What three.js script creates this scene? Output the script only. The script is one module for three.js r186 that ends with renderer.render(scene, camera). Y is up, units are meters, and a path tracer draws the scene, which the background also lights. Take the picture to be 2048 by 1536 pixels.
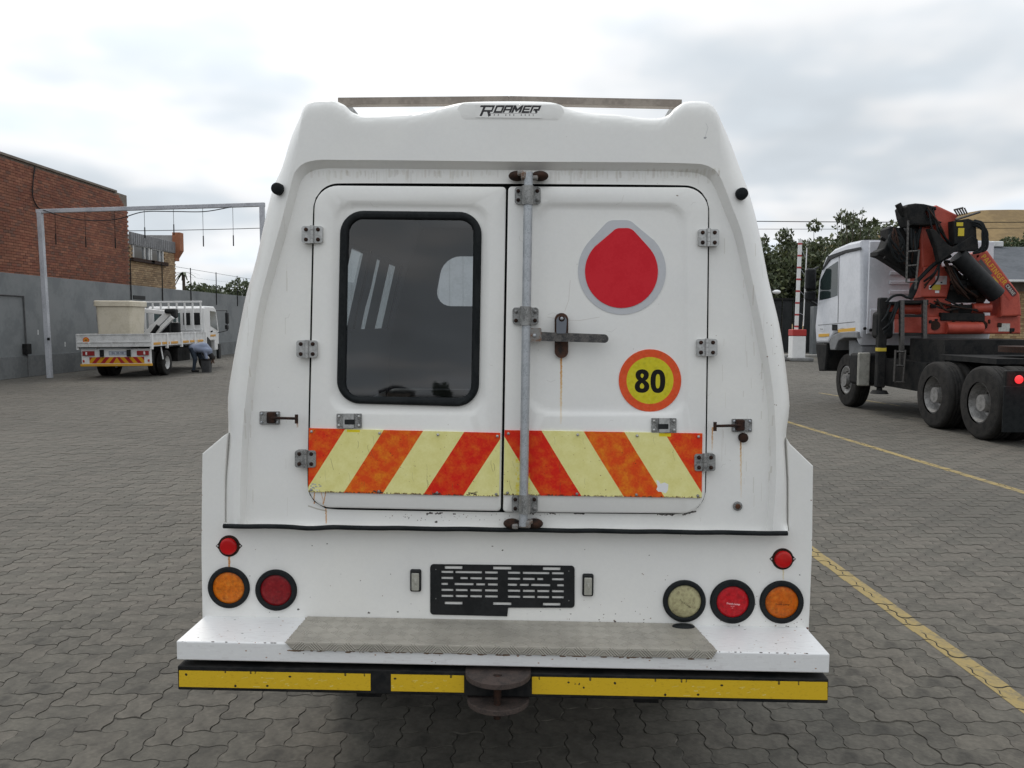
import * as THREE from 'three';
import { mergeGeometries, mergeVertices, toCreasedNormals } from 'three/addons/utils/BufferGeometryUtils.js';
import { RoundedBoxGeometry } from 'three/addons/geometries/RoundedBoxGeometry.js';
import { MarchingCubes } from 'three/addons/objects/MarchingCubes.js';
import { ImprovedNoise } from 'three/addons/math/ImprovedNoise.js';

// ---------- camera, sky, sun, exposure ----------
const F = 1640, EYE = 1.65, PITCH = Math.atan(123 / F), ROLL = 0.0044;
const scene = new THREE.Scene();
const camera = new THREE.PerspectiveCamera(2 * Math.atan(768 / F) * 180 / Math.PI, 4 / 3, 0.1, 2000);
camera.position.set(0, EYE, 0);
camera.rotation.order = 'YXZ';
camera.rotation.set(-PITCH, 0, ROLL);
camera.updateMatrixWorld(true);
const renderer = new THREE.WebGLRenderer({ antialias: true });
renderer.toneMapping = THREE.LinearToneMapping;
renderer.toneMappingExposure = 0.82;
renderer.shadowMap.enabled = true;

const SUN_AZ = -24 * Math.PI / 180, SUN_EL = 47 * Math.PI / 180;
const sunDir = new THREE.Vector3(Math.sin(SUN_AZ) * Math.cos(SUN_EL), Math.sin(SUN_EL), -Math.cos(SUN_AZ) * Math.cos(SUN_EL));
const perlin = new ImprovedNoise();
const fbm3 = (x, y, z, o = 5) => { let s = 0, a = 0.5; for (let i = 0; i < o; i++) { s += a * perlin.noise(x, y, z); x *= 2.03; y *= 2.03; z *= 2.03; a *= 0.5; } return s; };
const clamp = (x, a = 0, b = 1) => Math.min(b, Math.max(a, x));
const sstep = (a, b, x) => { const t = clamp((x - a) / (b - a)); return t * t * (3 - 2 * t); };
const lerp = (a, b, t) => a + (b - a) * t;
{
  const w = 1536, h = 768, d = new Float32Array(w * h * 4);
  for (let j = 0; j < h; j++) for (let i = 0; i < w; i++) {
    const el = ((j + 0.5) / h - 0.5) * Math.PI, az = ((i + 0.5) / w - 0.5) * 2 * Math.PI;
    const y = Math.sin(el), x = Math.cos(az) * Math.cos(el), z = Math.sin(az) * Math.cos(el);
    let r, g, b;
    if (y < -0.02) { r = g = b = 0.12; } else {
      const yy = Math.max(y, 0) + 0.135, k = 0.7 / yy;
      const n1 = fbm3(x * k * 0.9 + 3.1, z * k * 0.9 + 1.7, 0.5, 5), n2 = fbm3(x * k * 2.6 + 9, z * k * 2.6 + 4, 2.5, 5);
      const cosS = x * sunDir.x + y * sunDir.y + z * sunDir.z, ang = Math.acos(clamp(cosS, -1, 1)) * 180 / Math.PI;
      const glow = 1.6 * Math.exp(-((ang / 23) ** 2)) + 0.26 * Math.exp(-((ang / 40) ** 2));
      const n3 = fbm3(x * k * 5.2 + 2, z * k * 5.2 + 7, 5.5, 4), dens = clamp(0.53 + n1 * 1.55 + n2 * 0.75 + n3 * 0.3);                     // thick cloud is greyer
      let L = lerp(0.98, 1.38, sstep(0.15, 0.8, y)) * lerp(1.16, 0.81, sstep(0.3, 1.0, dens));
      L *= 1 + 0.24 * n2 + 0.14 * n3;
      L += glow * lerp(1, 0.72, dens);
      const thin = (1 - sstep(0.1, 0.5, dens)) * 0.75;                      // thin places let some blue through
      const ov = 0.09 * sstep(0.45, 0.95, dens); r = L * (0.985 - 0.14 * thin - ov); g = L * (1 - 0.045 * thin - ov * 0.3); b = L * (1.02 + 0.06 * thin + ov * 0.3);
    }
    d.set([r, g, b, 1], (j * w + i) * 4);
  }
  const sky = new THREE.DataTexture(d, w, h, THREE.RGBAFormat, THREE.FloatType);
  sky.mapping = THREE.EquirectangularReflectionMapping; sky.magFilter = THREE.LinearFilter; sky.needsUpdate = true;
  scene.background = sky; scene.environment = sky;
}
const sun = new THREE.DirectionalLight(0xfff4e6, 1.3);
sun.position.copy(sunDir).multiplyScalar(80).add(new THREE.Vector3(0, 0, -12));
sun.target.position.set(0, 0, -12);
sun.castShadow = true; sun.shadow.radius = 26; sun.shadow.mapSize.set(2048, 2048);
Object.assign(sun.shadow.camera, { left: -40, right: 40, top: 40, bottom: -40, near: 1, far: 200 });
sun.name = 'sun'; sun.target.name = 'sun_target';
scene.add(sun, sun.target);

// ---------- helpers ----------
let seedV = 1;
const seed = (s) => { seedV = s; };
const rnd = (a = 0, b = 1) => { seedV = (seedV + 0x6d2b79f5) | 0; let t = Math.imul(seedV ^ (seedV >>> 15), 1 | seedV); t = (t + Math.imul(t ^ (t >>> 7), 61 | t)) ^ t; return a + (b - a) * (((t ^ (t >>> 14)) >>> 0) / 4294967296); };
const V3 = (x, y, z) => new THREE.Vector3(x, y, z);
const rayDir = (px, py) => V3((px - 1024) / F, -(py - 768) / F, -1).applyQuaternion(camera.quaternion);
const onGround = (px, py, y = 0) => { const d = rayDir(px, py), t = (y - EYE) / d.y; return V3(d.x * t, y, d.z * t); };
const onZ = (px, py, z) => { const d = rayDir(px, py), t = z / d.z; return V3(d.x * t, EYE + d.y * t, z); };
const onX = (px, py, x) => { const d = rayDir(px, py), t = x / d.x; return V3(x, EYE + d.y * t, d.z * t); };

function prep(g) { if (g.index) g = g.toNonIndexed(); for (const k of Object.keys(g.attributes)) if (!['position', 'normal', 'uv', 'color'].includes(k)) g.deleteAttribute(k); if (!g.attributes.normal) g.computeVertexNormals(); if (!g.attributes.uv) g.setAttribute('uv', new THREE.BufferAttribute(new Float32Array(g.attributes.position.count * 2), 2)); return g; }
function merge(list) { return list.length === 1 ? prep(list[0]) : mergeGeometries(list.map(prep), false); }
function boxUV(g, s = 1) {
  const p = g.attributes.position, n = g.attributes.normal, uv = new Float32Array(p.count * 2);
  for (let i = 0; i < p.count; i++) {
    const ax = Math.abs(n.getX(i)), ay = Math.abs(n.getY(i)), az = Math.abs(n.getZ(i));
    let u, v;
    if (ay >= ax && ay >= az) { u = p.getX(i); v = p.getZ(i); } else if (ax >= az) { u = p.getZ(i); v = p.getY(i); } else { u = p.getX(i); v = p.getY(i); }
    uv[2 * i] = u * s; uv[2 * i + 1] = v * s;
  }
  g.setAttribute('uv', new THREE.BufferAttribute(uv, 2)); return g;
}
const names = new Map();
function numbered(n) { const k = names.get(n) ?? 0; names.set(n, k + 1); return k ? n + '_' + String(k).padStart(3, '0') : n; }
function mesh(name, geos, mat, parent, keepUV) {
  const g = merge([].concat(geos)); if (!keepUV) boxUV(g);
  const m = new THREE.Mesh(g, mat); m.castShadow = m.receiveShadow = true;
  m.name = parent === scene ? numbered(name) : name; parent.add(m); return m;
}
function tag(o, label, category, group, kind) { Object.assign(o.userData, { label }); if (category) o.userData.category = category; if (group) o.userData.group = group; if (kind) o.userData.kind = kind; return o; }
function thing(name, label, category, pos = [0, 0, 0], turn = 0, group) { const o = new THREE.Group(); o.name = numbered(name); o.position.set(...pos); o.rotation.y = turn; scene.add(o); return tag(o, label, category, group); }
function sub(name, parent) { const o = new THREE.Group(); o.name = name; parent.add(o); return o; }
const box = (w, h, d, x = 0, y = 0, z = 0) => new THREE.BoxGeometry(w, h, d).translate(x, y, z);
const rbox = (w, h, d, x = 0, y = 0, z = 0, r = 0.01, s = 2) => new RoundedBoxGeometry(w, h, d, s, Math.min(r, w / 2.01, h / 2.01, d / 2.01)).translate(x, y, z);
function rod(a, b, r, seg = 12, r2 = r) { const d = b.clone().sub(a), L = d.length(); const g = new THREE.CylinderGeometry(r2, r, L, seg); g.applyQuaternion(new THREE.Quaternion().setFromUnitVectors(V3(0, 1, 0), d.normalize())); const c = a.clone().add(b).multiplyScalar(0.5); return g.translate(c.x, c.y, c.z); }
function beam(a, b, w, h, up = V3(0, 1, 0), r = 0) {   // box from a to b
  const d = b.clone().sub(a), L = d.length(); d.normalize(); const s = new THREE.Vector3().crossVectors(up, d).normalize(), u = new THREE.Vector3().crossVectors(d, s);
  const g = r ? rbox(w, h, L, 0, 0, 0, r) : box(w, h, L); g.applyMatrix4(new THREE.Matrix4().makeBasis(s, u, d)); const c = a.clone().add(b).multiplyScalar(0.5); return g.translate(c.x, c.y, c.z);
}
const tube = (pts, r, seg = 24, rs = 8) => new THREE.TubeGeometry(new THREE.CatmullRomCurve3(pts), seg, r, rs, false);
function extrude(pts, depth, bevel = 0, holes = [], bs = 2) {
  const s = new THREE.Shape(pts.map((p) => new THREE.Vector2(p[0] ?? p.x, p[1] ?? p.y)));
  for (const h of holes) s.holes.push(new THREE.Path(h.map((p) => new THREE.Vector2(p[0] ?? p.x, p[1] ?? p.y))));
  return new THREE.ExtrudeGeometry(s, { depth, bevelEnabled: bevel > 0, bevelThickness: bevel, bevelSize: bevel, bevelOffset: -bevel, bevelSegments: bs, steps: 1, curveSegments: 8 });
}
const canvas = (w, h) => { const c = document.createElement('canvas'); c.width = w; c.height = h; return c; };
function ctex(c, srgb = true, rep) { const t = new THREE.CanvasTexture(c); if (srgb) t.colorSpace = THREE.SRGBColorSpace; t.magFilter = THREE.LinearFilter; if (rep) { t.wrapS = t.wrapT = THREE.RepeatWrapping; t.repeat.set(rep, rep); } return t; }
// tileable noise
function tileNoise(size, cells, oct, s) {
  seed(s); const out = new Float32Array(size * size); let amp = 0.5, tot = 0;
  for (let o = 0; o < oct; o++, cells *= 2, amp *= 0.55) {
    const g = new Float32Array(cells * cells).map(() => rnd()); tot += amp;
    for (let j = 0; j < size; j++) { const fy = j / size * cells, y0 = Math.floor(fy), ty = fy - y0, sy = ty * ty * (3 - 2 * ty), y1 = (y0 + 1) % cells;
      for (let i = 0; i < size; i++) { const fx = i / size * cells, x0 = Math.floor(fx), tx = fx - x0, sx = tx * tx * (3 - 2 * tx), x1 = (x0 + 1) % cells;
        out[j * size + i] += amp * lerp(lerp(g[y0 * cells + x0], g[y0 * cells + x1], sx), lerp(g[y1 * cells + x0], g[y1 * cells + x1], sx), sy); } }
  }
  for (let i = 0; i < out.length; i++) out[i] /= tot; return out;
}
const toS = (v) => Math.round(255 * (v <= 0.0031308 ? v * 12.92 : 1.055 * Math.pow(clamp(v), 1 / 2.4) - 0.055));
function dtex(size, fn, srgb, perMetre) {
  const d = new Uint8Array(size * size * 4);
  for (let i = 0; i < size * size; i++) { const c = fn(i); d.set([clamp(c[0], 0, 255), clamp(c[1], 0, 255), clamp(c[2], 0, 255), 255], i * 4); }
  const t = new THREE.DataTexture(d, size, size); t.wrapS = t.wrapT = THREE.RepeatWrapping; t.magFilter = THREE.LinearFilter; if (srgb) t.colorSpace = THREE.SRGBColorSpace; t.repeat.set(perMetre, perMetre); t.needsUpdate = true; return t;
}
const NA = tileNoise(256, 8, 5, 11), NB = tileNoise(256, 32, 3, 23), NC = tileNoise(256, 4, 6, 37);
const grey = (n, a, b) => (i) => { const v = 255 * lerp(a, b, n[i]); return [v, v, v]; };
const bumpFine = dtex(256, (i) => { const v = 255 * (0.5 * NA[i] + 0.5 * NB[i]); return [v, v, v]; }, false, 4);
// a material whose colour wanders between two linear colours in blotches (pm = repeats per metre)
function blotch(c1, c2, pm, o = {}) {
  const { lo = 0.35, hi = 0.65, mix = 0.4, rough = 0.6, metal = 0, bump = 0, ...rest } = o;
  const map = dtex(256, (i) => { const t = sstep(lo, hi, NC[i] * (1 - mix) + NB[i] * mix); return [0, 1, 2].map((k) => toS(lerp(c1[k], c2[k], t))); }, true, pm);
  const m = new THREE.MeshPhysicalMaterial({ map, roughness: rough, metalness: metal, ...rest });
  if (bump) { m.bumpMap = bumpFine; m.bumpScale = bump; }
  return m;
}
const lin = (r, g, b) => new THREE.Color().setRGB(r, g, b);
const plain = (c, rough = 0.5, metal = 0, o = {}) => new THREE.MeshPhysicalMaterial({ color: Array.isArray(c) ? lin(...c) : new THREE.Color(c), roughness: rough, metalness: metal, ...o });

const M = {
  white: blotch([0.70, 0.70, 0.69], [0.76, 0.76, 0.75], 1.3, { rough: 0.38, clearcoat: 0.25, clearcoatRoughness: 0.3 }),
  whiteDull: blotch([0.52, 0.52, 0.51], [0.66, 0.66, 0.65], 1.7, { rough: 0.55 }),
  rubber: blotch([0.009, 0.011, 0.012], [0.017, 0.019, 0.02], 5, { rough: 0.7, bump: 0.0004, specularIntensity: 0.3 }),
  tyre: blotch([0.014, 0.014, 0.014], [0.030, 0.028, 0.026], 3, { rough: 0.9, bump: 0.001, specularIntensity: 0.4 }),
  black: blotch([0.007, 0.008, 0.009], [0.014, 0.015, 0.016], 4, { rough: 0.55, bump: 0.0003, specularIntensity: 0.6 }),
  chassis: blotch([0.008, 0.009, 0.010], [0.022, 0.021, 0.020], 2, { rough: 0.8, specularIntensity: 0.4 }),
  galv: blotch([0.30, 0.32, 0.34], [0.46, 0.48, 0.50], 14, { rough: 0.5, metal: 0.55, mix: 0.5, bump: 0.0003 }),
  galvDull: blotch([0.16, 0.16, 0.155], [0.33, 0.33, 0.32], 12, { rough: 0.55, metal: 0.5, mix: 0.5, bump: 0.0004 }),
  rust: blotch([0.055, 0.022, 0.012], [0.14, 0.055, 0.022], 16, { rough: 0.9, bump: 0.001 }),
  rustDark: blotch([0.014, 0.011, 0.010], [0.048, 0.022, 0.014], 18, { rough: 0.85, bump: 0.001, specularIntensity: 0.5 }),
  steelDark: blotch([0.05, 0.05, 0.052], [0.14, 0.13, 0.12], 12, { rough: 0.45, metal: 0.6 }),
  steelRust: blotch([0.24, 0.235, 0.225], [0.17, 0.085, 0.045], 18, { rough: 0.6, metal: 0.35, lo: 0.5, hi: 0.7 }),
  alu: blotch([0.35, 0.35, 0.34], [0.50, 0.50, 0.49], 6, { rough: 0.45, metal: 0.6 }),
  chrome: plain([0.6, 0.6, 0.6], 0.25, 1),
  orange: blotch([0.36, 0.05, 0.03], [0.46, 0.075, 0.045], 2, { rough: 0.5, lo: 0.3, hi: 0.7 }),
  glassDark: new THREE.MeshPhysicalMaterial({ color: lin(0.58, 0.63, 0.68), roughness: 0.02, transmission: 1, thickness: 0, ior: 1.72 }),
  cabGlass: new THREE.MeshPhysicalMaterial({ color: lin(0.82, 0.86, 0.86), roughness: 0.03, transmission: 1, thickness: 0, ior: 1.5 }),
  yellowTape: null,
};

// ---------- ground: bedding sheet, interlocking pavers, painted lines ----------
const gNoise = (x, z) => fbm3(x * 0.35 + 5, 0.3, z * 0.35 + 2, 4);
{
  const m = blotch([0.040, 0.037, 0.033], [0.105, 0.097, 0.084], 0.45, { rough: 0.95, bump: 0.004 });
  const g = new THREE.PlaneGeometry(1600, 1600, 1, 1).rotateX(-Math.PI / 2).translate(0, -0.0038, -300);
  const o = mesh('ground', g, m, scene); tag(o, 'dark grey bedding and bare yard ground under the paving', 'ground', null, 'structure');
}
const paving = new THREE.Group(); paving.name = 'paving'; scene.add(paving);
tag(paving, 'grey interlocking zigzag concrete block paving of the yard', 'paving', null, 'structure');
const U = 0.11, PW = (s) => { const f = s - Math.floor(s); return f < 0.18 ? f / 0.18 : f < 0.36 ? 1 : f < 0.64 ? 1 - 2 * (f - 0.36) / 0.28 : f < 0.82 ? -1 : -1 + (f - 0.82) / 0.18; };
const AMP = 0.0072, warp = (a, b) => [a * U + AMP * PW(b), b * U + AMP * PW(a)];
function paverRing(w, h, gap) {                      // outline of one block on the warped grid, shrunk by the joint
  const pts = [], st = [0, 0.18, 0.36, 0.64, 0.82];
  const e = gap / U, run = (x0, y0, x1, y1, n) => { for (let i = 0; i < n; i++) for (const s of st) { const t = (i + s) / n; pts.push([lerp(x0, x1, t), lerp(y0, y1, t)]); } };
  run(0, 0, w, 0, w); run(w, 0, w, h, h); run(w, h, 0, h, w); run(0, h, 0, 0, h);
  return pts.map(([a, b]) => {
    const q = warp(a, b), ia = a <= 0 ? e : a >= w ? -e : 0, ib = b <= 0 ? e : b >= h ? -e : 0;
    return [q[0] + ia * U - w * U / 2, q[1] + ib * U - h * U / 2];
  });
}
function paverGeo(w, h, v) {
  const A = paverRing(w, h, 0.0028), B = paverRing(w, h, 0.0011), n = A.length, pos = [], idx = [], uv = [];
  for (const [R, y] of [[A, 0], [B, -0.005], [B, -0.03]]) for (const [x, z] of R) { pos.push(x, y, z); uv.push(x + v * 0.37, z + v * 0.71); }
  for (const t of THREE.ShapeUtils.triangulateShape(A.map((p) => new THREE.Vector2(...p)), [])) idx.push(t[0], t[2], t[1]);
  for (let k = 0; k < 2; k++) for (let i = 0; i < n; i++) { const j = (i + 1) % n, a = k * n; idx.push(a + i, a + j, a + n + i, a + j, a + n + j, a + n + i); }
  const g = new THREE.BufferGeometry(); g.setAttribute('position', new THREE.Float32BufferAttribute(pos, 3)); g.setAttribute('uv', new THREE.Float32BufferAttribute(uv, 2)); g.setIndex(idx);
  return toCreasedNormals(g, 0.35);
}
const geoH = [0, 1, 2].map((v) => paverGeo(2, 1, v)), geoV = [3, 4, 5].map((v) => paverGeo(1, 2, v));
const concMap = dtex(256, (i) => { const v = 255 * clamp(0.80 + 0.22 * (NB[i] - 0.5) + 0.45 * (NC[i] - 0.5)); return [v, v, v * 0.985]; }, true, 2.1);
const paverMat = (c) => new THREE.MeshPhysicalMaterial({ color: c, map: concMap, roughness: 0.9, bumpMap: bumpFine, bumpScale: 0.0016 });
const tones = []; seed(77);
for (let i = 0; i < 12; i++) { const v = 0.102 + 0.0072 * (i % 6), w = (i < 6 ? 1 : 0.985); tones.push(paverMat(lin(v * 1.10, v * 1.0 * (w + 0.012), v * 0.86 * w))); }
const pavers = []; seed(5);
const vanHide = (x, y) => x > 420 && x < 1610 && y < 1245;
{
  const c0 = -Math.ceil(22 / U), c1 = Math.ceil(24 / U), r1 = Math.ceil(46 / U), pv = V3();
  for (let r = 12; r < r1; r++) for (let c = c0; c < c1; c++) {
    const k = (((c - r) % 4) + 4) % 4; if (k !== 0 && k !== 3) continue;
    const w = k === 0 ? 2 : 1, h = k === 0 ? 1 : 2, x = (c + w / 2) * U, z = -(r + h / 2) * U;
    if (Math.abs(x) > 0.70 * -z + 1.2 || x < -14.1) continue;
    pv.set(x, 0, z).project(camera); const px = (pv.x + 1) * 1024, py = (1 - pv.y) * 768, d = -z;
    pavers.push({ x, z, w, h, d, dy: rnd(-0.0022, 0.0022), rx: rnd(-0.009, 0.009), rz: rnd(-0.009, 0.009), v: Math.floor(rnd(0, 3)), t: rnd(), seen: d < 12 && px > -20 && px < 2068 && py < 1550 && !vanHide(px, py), key: d + Math.max(0, Math.abs(px - 1024) - 1024) });
  }
}
const pm4 = new THREE.Matrix4(), pq = new THREE.Quaternion(), pe = new THREE.Euler();
const paverMatrix = (p) => pm4.compose(V3(p.x, p.dy, p.z), pq.setFromEuler(pe.set(p.rx, 0, p.rz)), V3(1, 1, 1));
const toneOf = (p) => clamp(0.5 + 1.6 * gNoise(p.x, p.z) + (p.t - 0.5) * 0.75 + 0.25 * fbm3(p.x * 2.1, 3, p.z * 2.1, 2));
const listed = new Set(pavers.filter((p) => p.seen).sort((a, b) => a.key - b.key).slice(0, 300));
for (const p of listed) {
  const m = new THREE.Mesh((p.w === 2 ? geoH : geoV)[p.v], tones[Math.min(5, Math.floor(toneOf(p) * 6)) + (p.t > 0.6 ? 6 : 0)]);
  m.name = 'paver'; m.castShadow = m.receiveShadow = true; paverMatrix(p).decompose(m.position, m.quaternion, m.scale); paving.add(m);
}
{
  const rest = pavers.filter((p) => !listed.has(p)), base = paverMat(lin(1, 1, 1));
  for (const [w, geos] of [[2, geoH], [1, geoV]]) {
    const L = rest.filter((p) => p.w === w), im = new THREE.InstancedMesh(geos[0], base, L.length), c = new THREE.Color();
    L.forEach((p, i) => { im.setMatrixAt(i, paverMatrix(p)); const v = 0.102 + 0.036 * toneOf(p); im.setColorAt(i, c.setRGB(v * 1.10, v * (p.t > 0.6 ? 0.99 : 1.01), v * (p.t > 0.6 ? 0.847 : 0.86))); });
    im.name = w === 2 ? 'paver_field' : 'paver_field_upright'; im.userData.kind = 'stuff'; im.castShadow = im.receiveShadow = true; paving.add(im);
  }
}
// paint lies on the block tops, broken at every joint
const paintMat = blotch([0.16, 0.132, 0.075], [0.275, 0.205, 0.075], 2.2, { rough: 0.8, bump: 0.001, lo: 0.3, hi: 0.6 });
function clipPoly(poly, n, c) {   // keep n.p <= c
  const out = []; for (let i = 0; i < poly.length; i++) { const a = poly[i], b = poly[(i + 1) % poly.length], da = n[0] * a[0] + n[1] * a[1] - c, db = n[0] * b[0] + n[1] * b[1] - c; if (da <= 0) out.push(a); if ((da < 0) !== (db < 0)) { const t = da / (da - db); out.push([lerp(a[0], b[0], t), lerp(a[1], b[1], t)]); } } return out;
}
function paintLine(a, b, width, label, wear) {
  const dx = b.x - a.x, dz = b.z - a.z, L = Math.hypot(dx, dz), t = [dx / L, dz / L], n = [-t[1], t[0]], c0 = n[0] * a.x + n[1] * a.z, s0 = t[0] * a.x + t[1] * a.z, geos = [];
  const ringH = paverRing(2, 1, 0.0038), ringV = paverRing(1, 2, 0.0038);
  for (const p of pavers) {
    const s = n[0] * p.x + n[1] * p.z - c0; if (Math.abs(s) > width / 2 + 0.16) continue;
    const u = t[0] * p.x + t[1] * p.z - s0; if (u < -0.2 || u > L + 0.2) continue;
    if (fbm3(p.x * 1.7, 9, p.z * 1.7, 3) > wear) continue;
    let poly = (p.w === 2 ? ringH : ringV).map(([x, z]) => [x + p.x, z + p.z]);
    const wob = 0.006 * perlin.noise(p.x * 9, 1, p.z * 9);
    poly = clipPoly(poly, n, c0 + width / 2 + wob); poly = clipPoly(poly, [-n[0], -n[1]], -(c0 - width / 2 + wob)); poly = clipPoly(poly, t, s0 + L); poly = clipPoly(poly, [-t[0], -t[1]], -s0);
    if (poly.length < 3) continue;
    const tri = THREE.ShapeUtils.triangulateShape(poly.map((q) => new THREE.Vector2(...q)), []), pos = [], v = V3();
    for (const f of tri) for (const k of [f[0], f[2], f[1]]) { v.set(poly[k][0] - p.x, 0.0018, poly[k][1] - p.z).applyMatrix4(paverMatrix(p)); pos.push(v.x, v.y, v.z); }
    if (!pos.length) continue;
    const g = new THREE.BufferGeometry(); g.setAttribute('position', new THREE.Float32BufferAttribute(pos, 3)); g.computeVertexNormals(); geos.push(g);
  }
  tag(mesh('painted_line', geos, paintMat, scene), label, 'road marking', null, 'structure');
}
paintLine(onGround(1560, 1056), onGround(2150, 1484), 0.105, 'worn yellow bay line passing just right of the white van', 0.45);
paintLine(onGround(1545, 835), onGround(2200, 1030), 0.10, 'thin yellow line running beside the crane truck wheels', 0.5);
paintLine(onGround(1640, 786), onGround(1800, 812), 0.10, 'faded yellow line passing under the crane truck', 0.12);

// ---------- white van seen from behind ----------
const van = thing('service_van', 'white high-roofed van body with two rear doors, chevron boards and a step bumper', 'van');
{ const c = onZ(1007, 1300, -2.325); van.position.set(c.x, 0, -2.325); van.rotation.order = 'YXZ'; van.rotation.set(0, -0.028, -0.0044); van.updateMatrixWorld(true); }
const vanInv = van.matrixWorld.clone().invert(), vo = camera.position.clone().applyMatrix4(vanInv);
function onVan(px, py, a, b = 0) { const d = rayDir(px, py).transformDirection(vanInv), t = (a + b * vo.y - vo.z) / (d.z - b * d.y); return V3(vo.x + t * d.x, vo.y + t * d.y, vo.z + t * d.z); }
const TILT = -0.045, PANEL = -0.21, BODY = -0.168;
const vb = (px, py, off = 0) => onVan(px, py, BODY + off - TILT * 1.0, TILT);     // the leaning rear wall
const vp = (px, py, off = 0) => onVan(px, py, PANEL + off);                        // the upright tail panel
const vz = (px, py, off = 0) => onVan(px, py, off);                                // the bumper face
// paint with its rust runs, chips and scratches, laid out in van metres (x -1..1, y 0.6..2.6)
const VC = canvas(2048, 2048), vx = VC.getContext('2d');
const tc = (v) => [(v.x + 1) / 2 * 2048, (1 - (v.y - 0.6) / 2) * 2048];
{
  vx.fillStyle = 'rgb(231,230,226)'; vx.fillRect(0, 0, 2048, 2048); seed(101);
  const im = vx.getImageData(0, 0, 2048, 2048), D = im.data;
  for (let j = 0; j < 2048; j++) for (let i = 0; i < 2048; i++) { const k = (j * 2048 + i) * 4, a = NC[((j >> 1) & 255) * 256 + ((i >> 1) & 255)] - 0.5, b = NA[((j >> 3) & 255) * 256 + ((i >> 3) & 255)] - 0.5, c = NB[(j & 255) * 256 + (i & 255)] - 0.5, v = a * 5 + b * 9 + c * 4; D[k] += v; D[k + 1] += v - b * 1; D[k + 2] += v - b * 5; }
  vx.putImageData(im, 0, 0);
  const run = (P, x0, y0, x1, y1, w, col, al = 0.8, fade = true) => {            // a rust run, its edge ragged
    const n = Math.max(6, Math.round(Math.abs(y1 - y0) / 2));
    for (let i = 0; i < n; i++) { const t = i / n, [cx, cy] = tc(P(lerp(x0, x1, t) + rnd(-0.5, 0.5), lerp(y0, y1, t))); vx.globalAlpha = al * (fade ? (1 - t) * rnd(0.6, 1) + 0.05 : rnd(0.6, 1)); vx.fillStyle = col; const ww = w * 1.6 * rnd(0.6, 1.1); vx.fillRect(cx - ww / 2, cy - 2, ww, 4.5); }
    vx.globalAlpha = 1;
  };
  const R = 'rgb(186,110,40)', RD = 'rgb(120,62,24)', DK = 'rgb(58,52,48)', BR = 'rgb(104,80,66)';
  run(vb, 1123, 714, 1122, 850, 4, 'rgb(205,140,50)', 0.85); run(vb, 1123, 714, 1122, 780, 2.4, R, 0.8); run(vb, 1429, 858, 1428, 905, 3, R, 0.8); run(vb, 1486, 884, 1487, 1000, 3.2, 'rgb(205,150,80)', 0.7); run(vb, 1486, 884, 1486, 915, 2, RD, 0.6);
  run(vb, 628, 984, 623, 1012, 2.2, R, 0.9, false); run(vb, 640, 984, 646, 1012, 1.6, R, 0.7); run(vb, 650, 984, 644, 1012, 1.8, R, 0.9, false); run(vb, 647, 1015, 648, 1052, 2.4, R, 0.75, false);
  run(vp, 459, 1108, 459, 1136, 4, R, 0.9, false); run(vp, 1566, 1136, 1566, 1164, 3, 'rgb(200,170,90)', 0.6); run(vb, 589, 846, 590, 858, 4, RD, 0.8); run(vb, 610, 940, 612, 985, 1.5, BR, 0.4);
  const chip = (P, x, y, r, col) => { const [cx, cy] = tc(P(x, y)); vx.fillStyle = col; vx.beginPath(); const n = 7, k = rnd(0.5, 1); for (let i = 0; i < n; i++) { const a = i / n * 6.283, q = r * 1.6 * rnd(0.5, 1.15); vx.lineTo(cx + Math.cos(a) * q, cy + Math.sin(a) * q * k); } vx.fill(); };
  for (let i = 0; i < 120; i++) chip(vp, rnd(408, 1612), 1238 + rnd() * 20 + 20 * (i % 2) * (i / 120) - 10 * rnd() * rnd(), rnd(0.6, 2.0), rnd() > 0.4 ? DK : BR);
  for (let i = 0; i < 70; i++) chip(vp, rnd(420, 1605), 1230 - 170 * rnd() * rnd(), rnd(0.4, 1.5), rnd() > 0.3 ? DK : BR);
  for (const [x, y, r] of [[655, 1087, 2.5], [625, 1091, 1.5], [597, 1218, 3], [738, 1225, 3], [796, 1223, 2], [985, 1092, 2], [1005, 1100, 2.5], [1230, 1243, 2.4], [1298, 1110, 1.2]]) chip(vp, x, y, r, DK);
  for (const [x, y, r] of [[1611, 1262, 7], [1606, 1265, 5], [1614, 1256, 4], [407, 1239, 4], [410, 1242, 3], [404, 990, 2], [404, 1060, 1.6], [1622, 1000, 2], [1623, 1080, 1.6]]) chip(vp, x, y, r, 'rgb(96,58,42)');
  for (let i = 0; i < 200; i++) { const x = rnd(560, 1440); vx.globalAlpha = rnd(0.15, 0.5); chip(vp, x, 1243 + (x - 405) * 0.0205 + rnd(-1.5, 5), rnd(0.8, 2.4), rnd() > 0.4 ? 'rgb(170,120,92)' : 'rgb(120,84,64)'); } vx.globalAlpha = 1;
  chip(vb, 1410, 276, 5, 'rgb(150,150,152)'); chip(vb, 1356, 390, 2.4, 'rgb(130,120,110)'); chip(vb, 870, 1048, 3, DK);
  for (const [x0, x1] of [[852, 862], [870, 884], [905, 910], [1060, 1070], [1095, 1112], [1150, 1170], [1318, 1352], [1370, 1396]]) for (let x = x0; x < x1; x += 3) chip(vb, x, 1030 + (x > 1300 ? 3 : 1) + rnd(-1.5, 1.5) - (x > 1372 ? (x - 1372) * 0.3 : 0), rnd(1.5, 3), DK);
  for (let i = 0; i < 46; i++) chip(vb, rnd(760, 1100), 1032 + rnd() * 14, rnd(0.5, 1.3), rnd() > 0.5 ? DK : BR);
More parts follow.
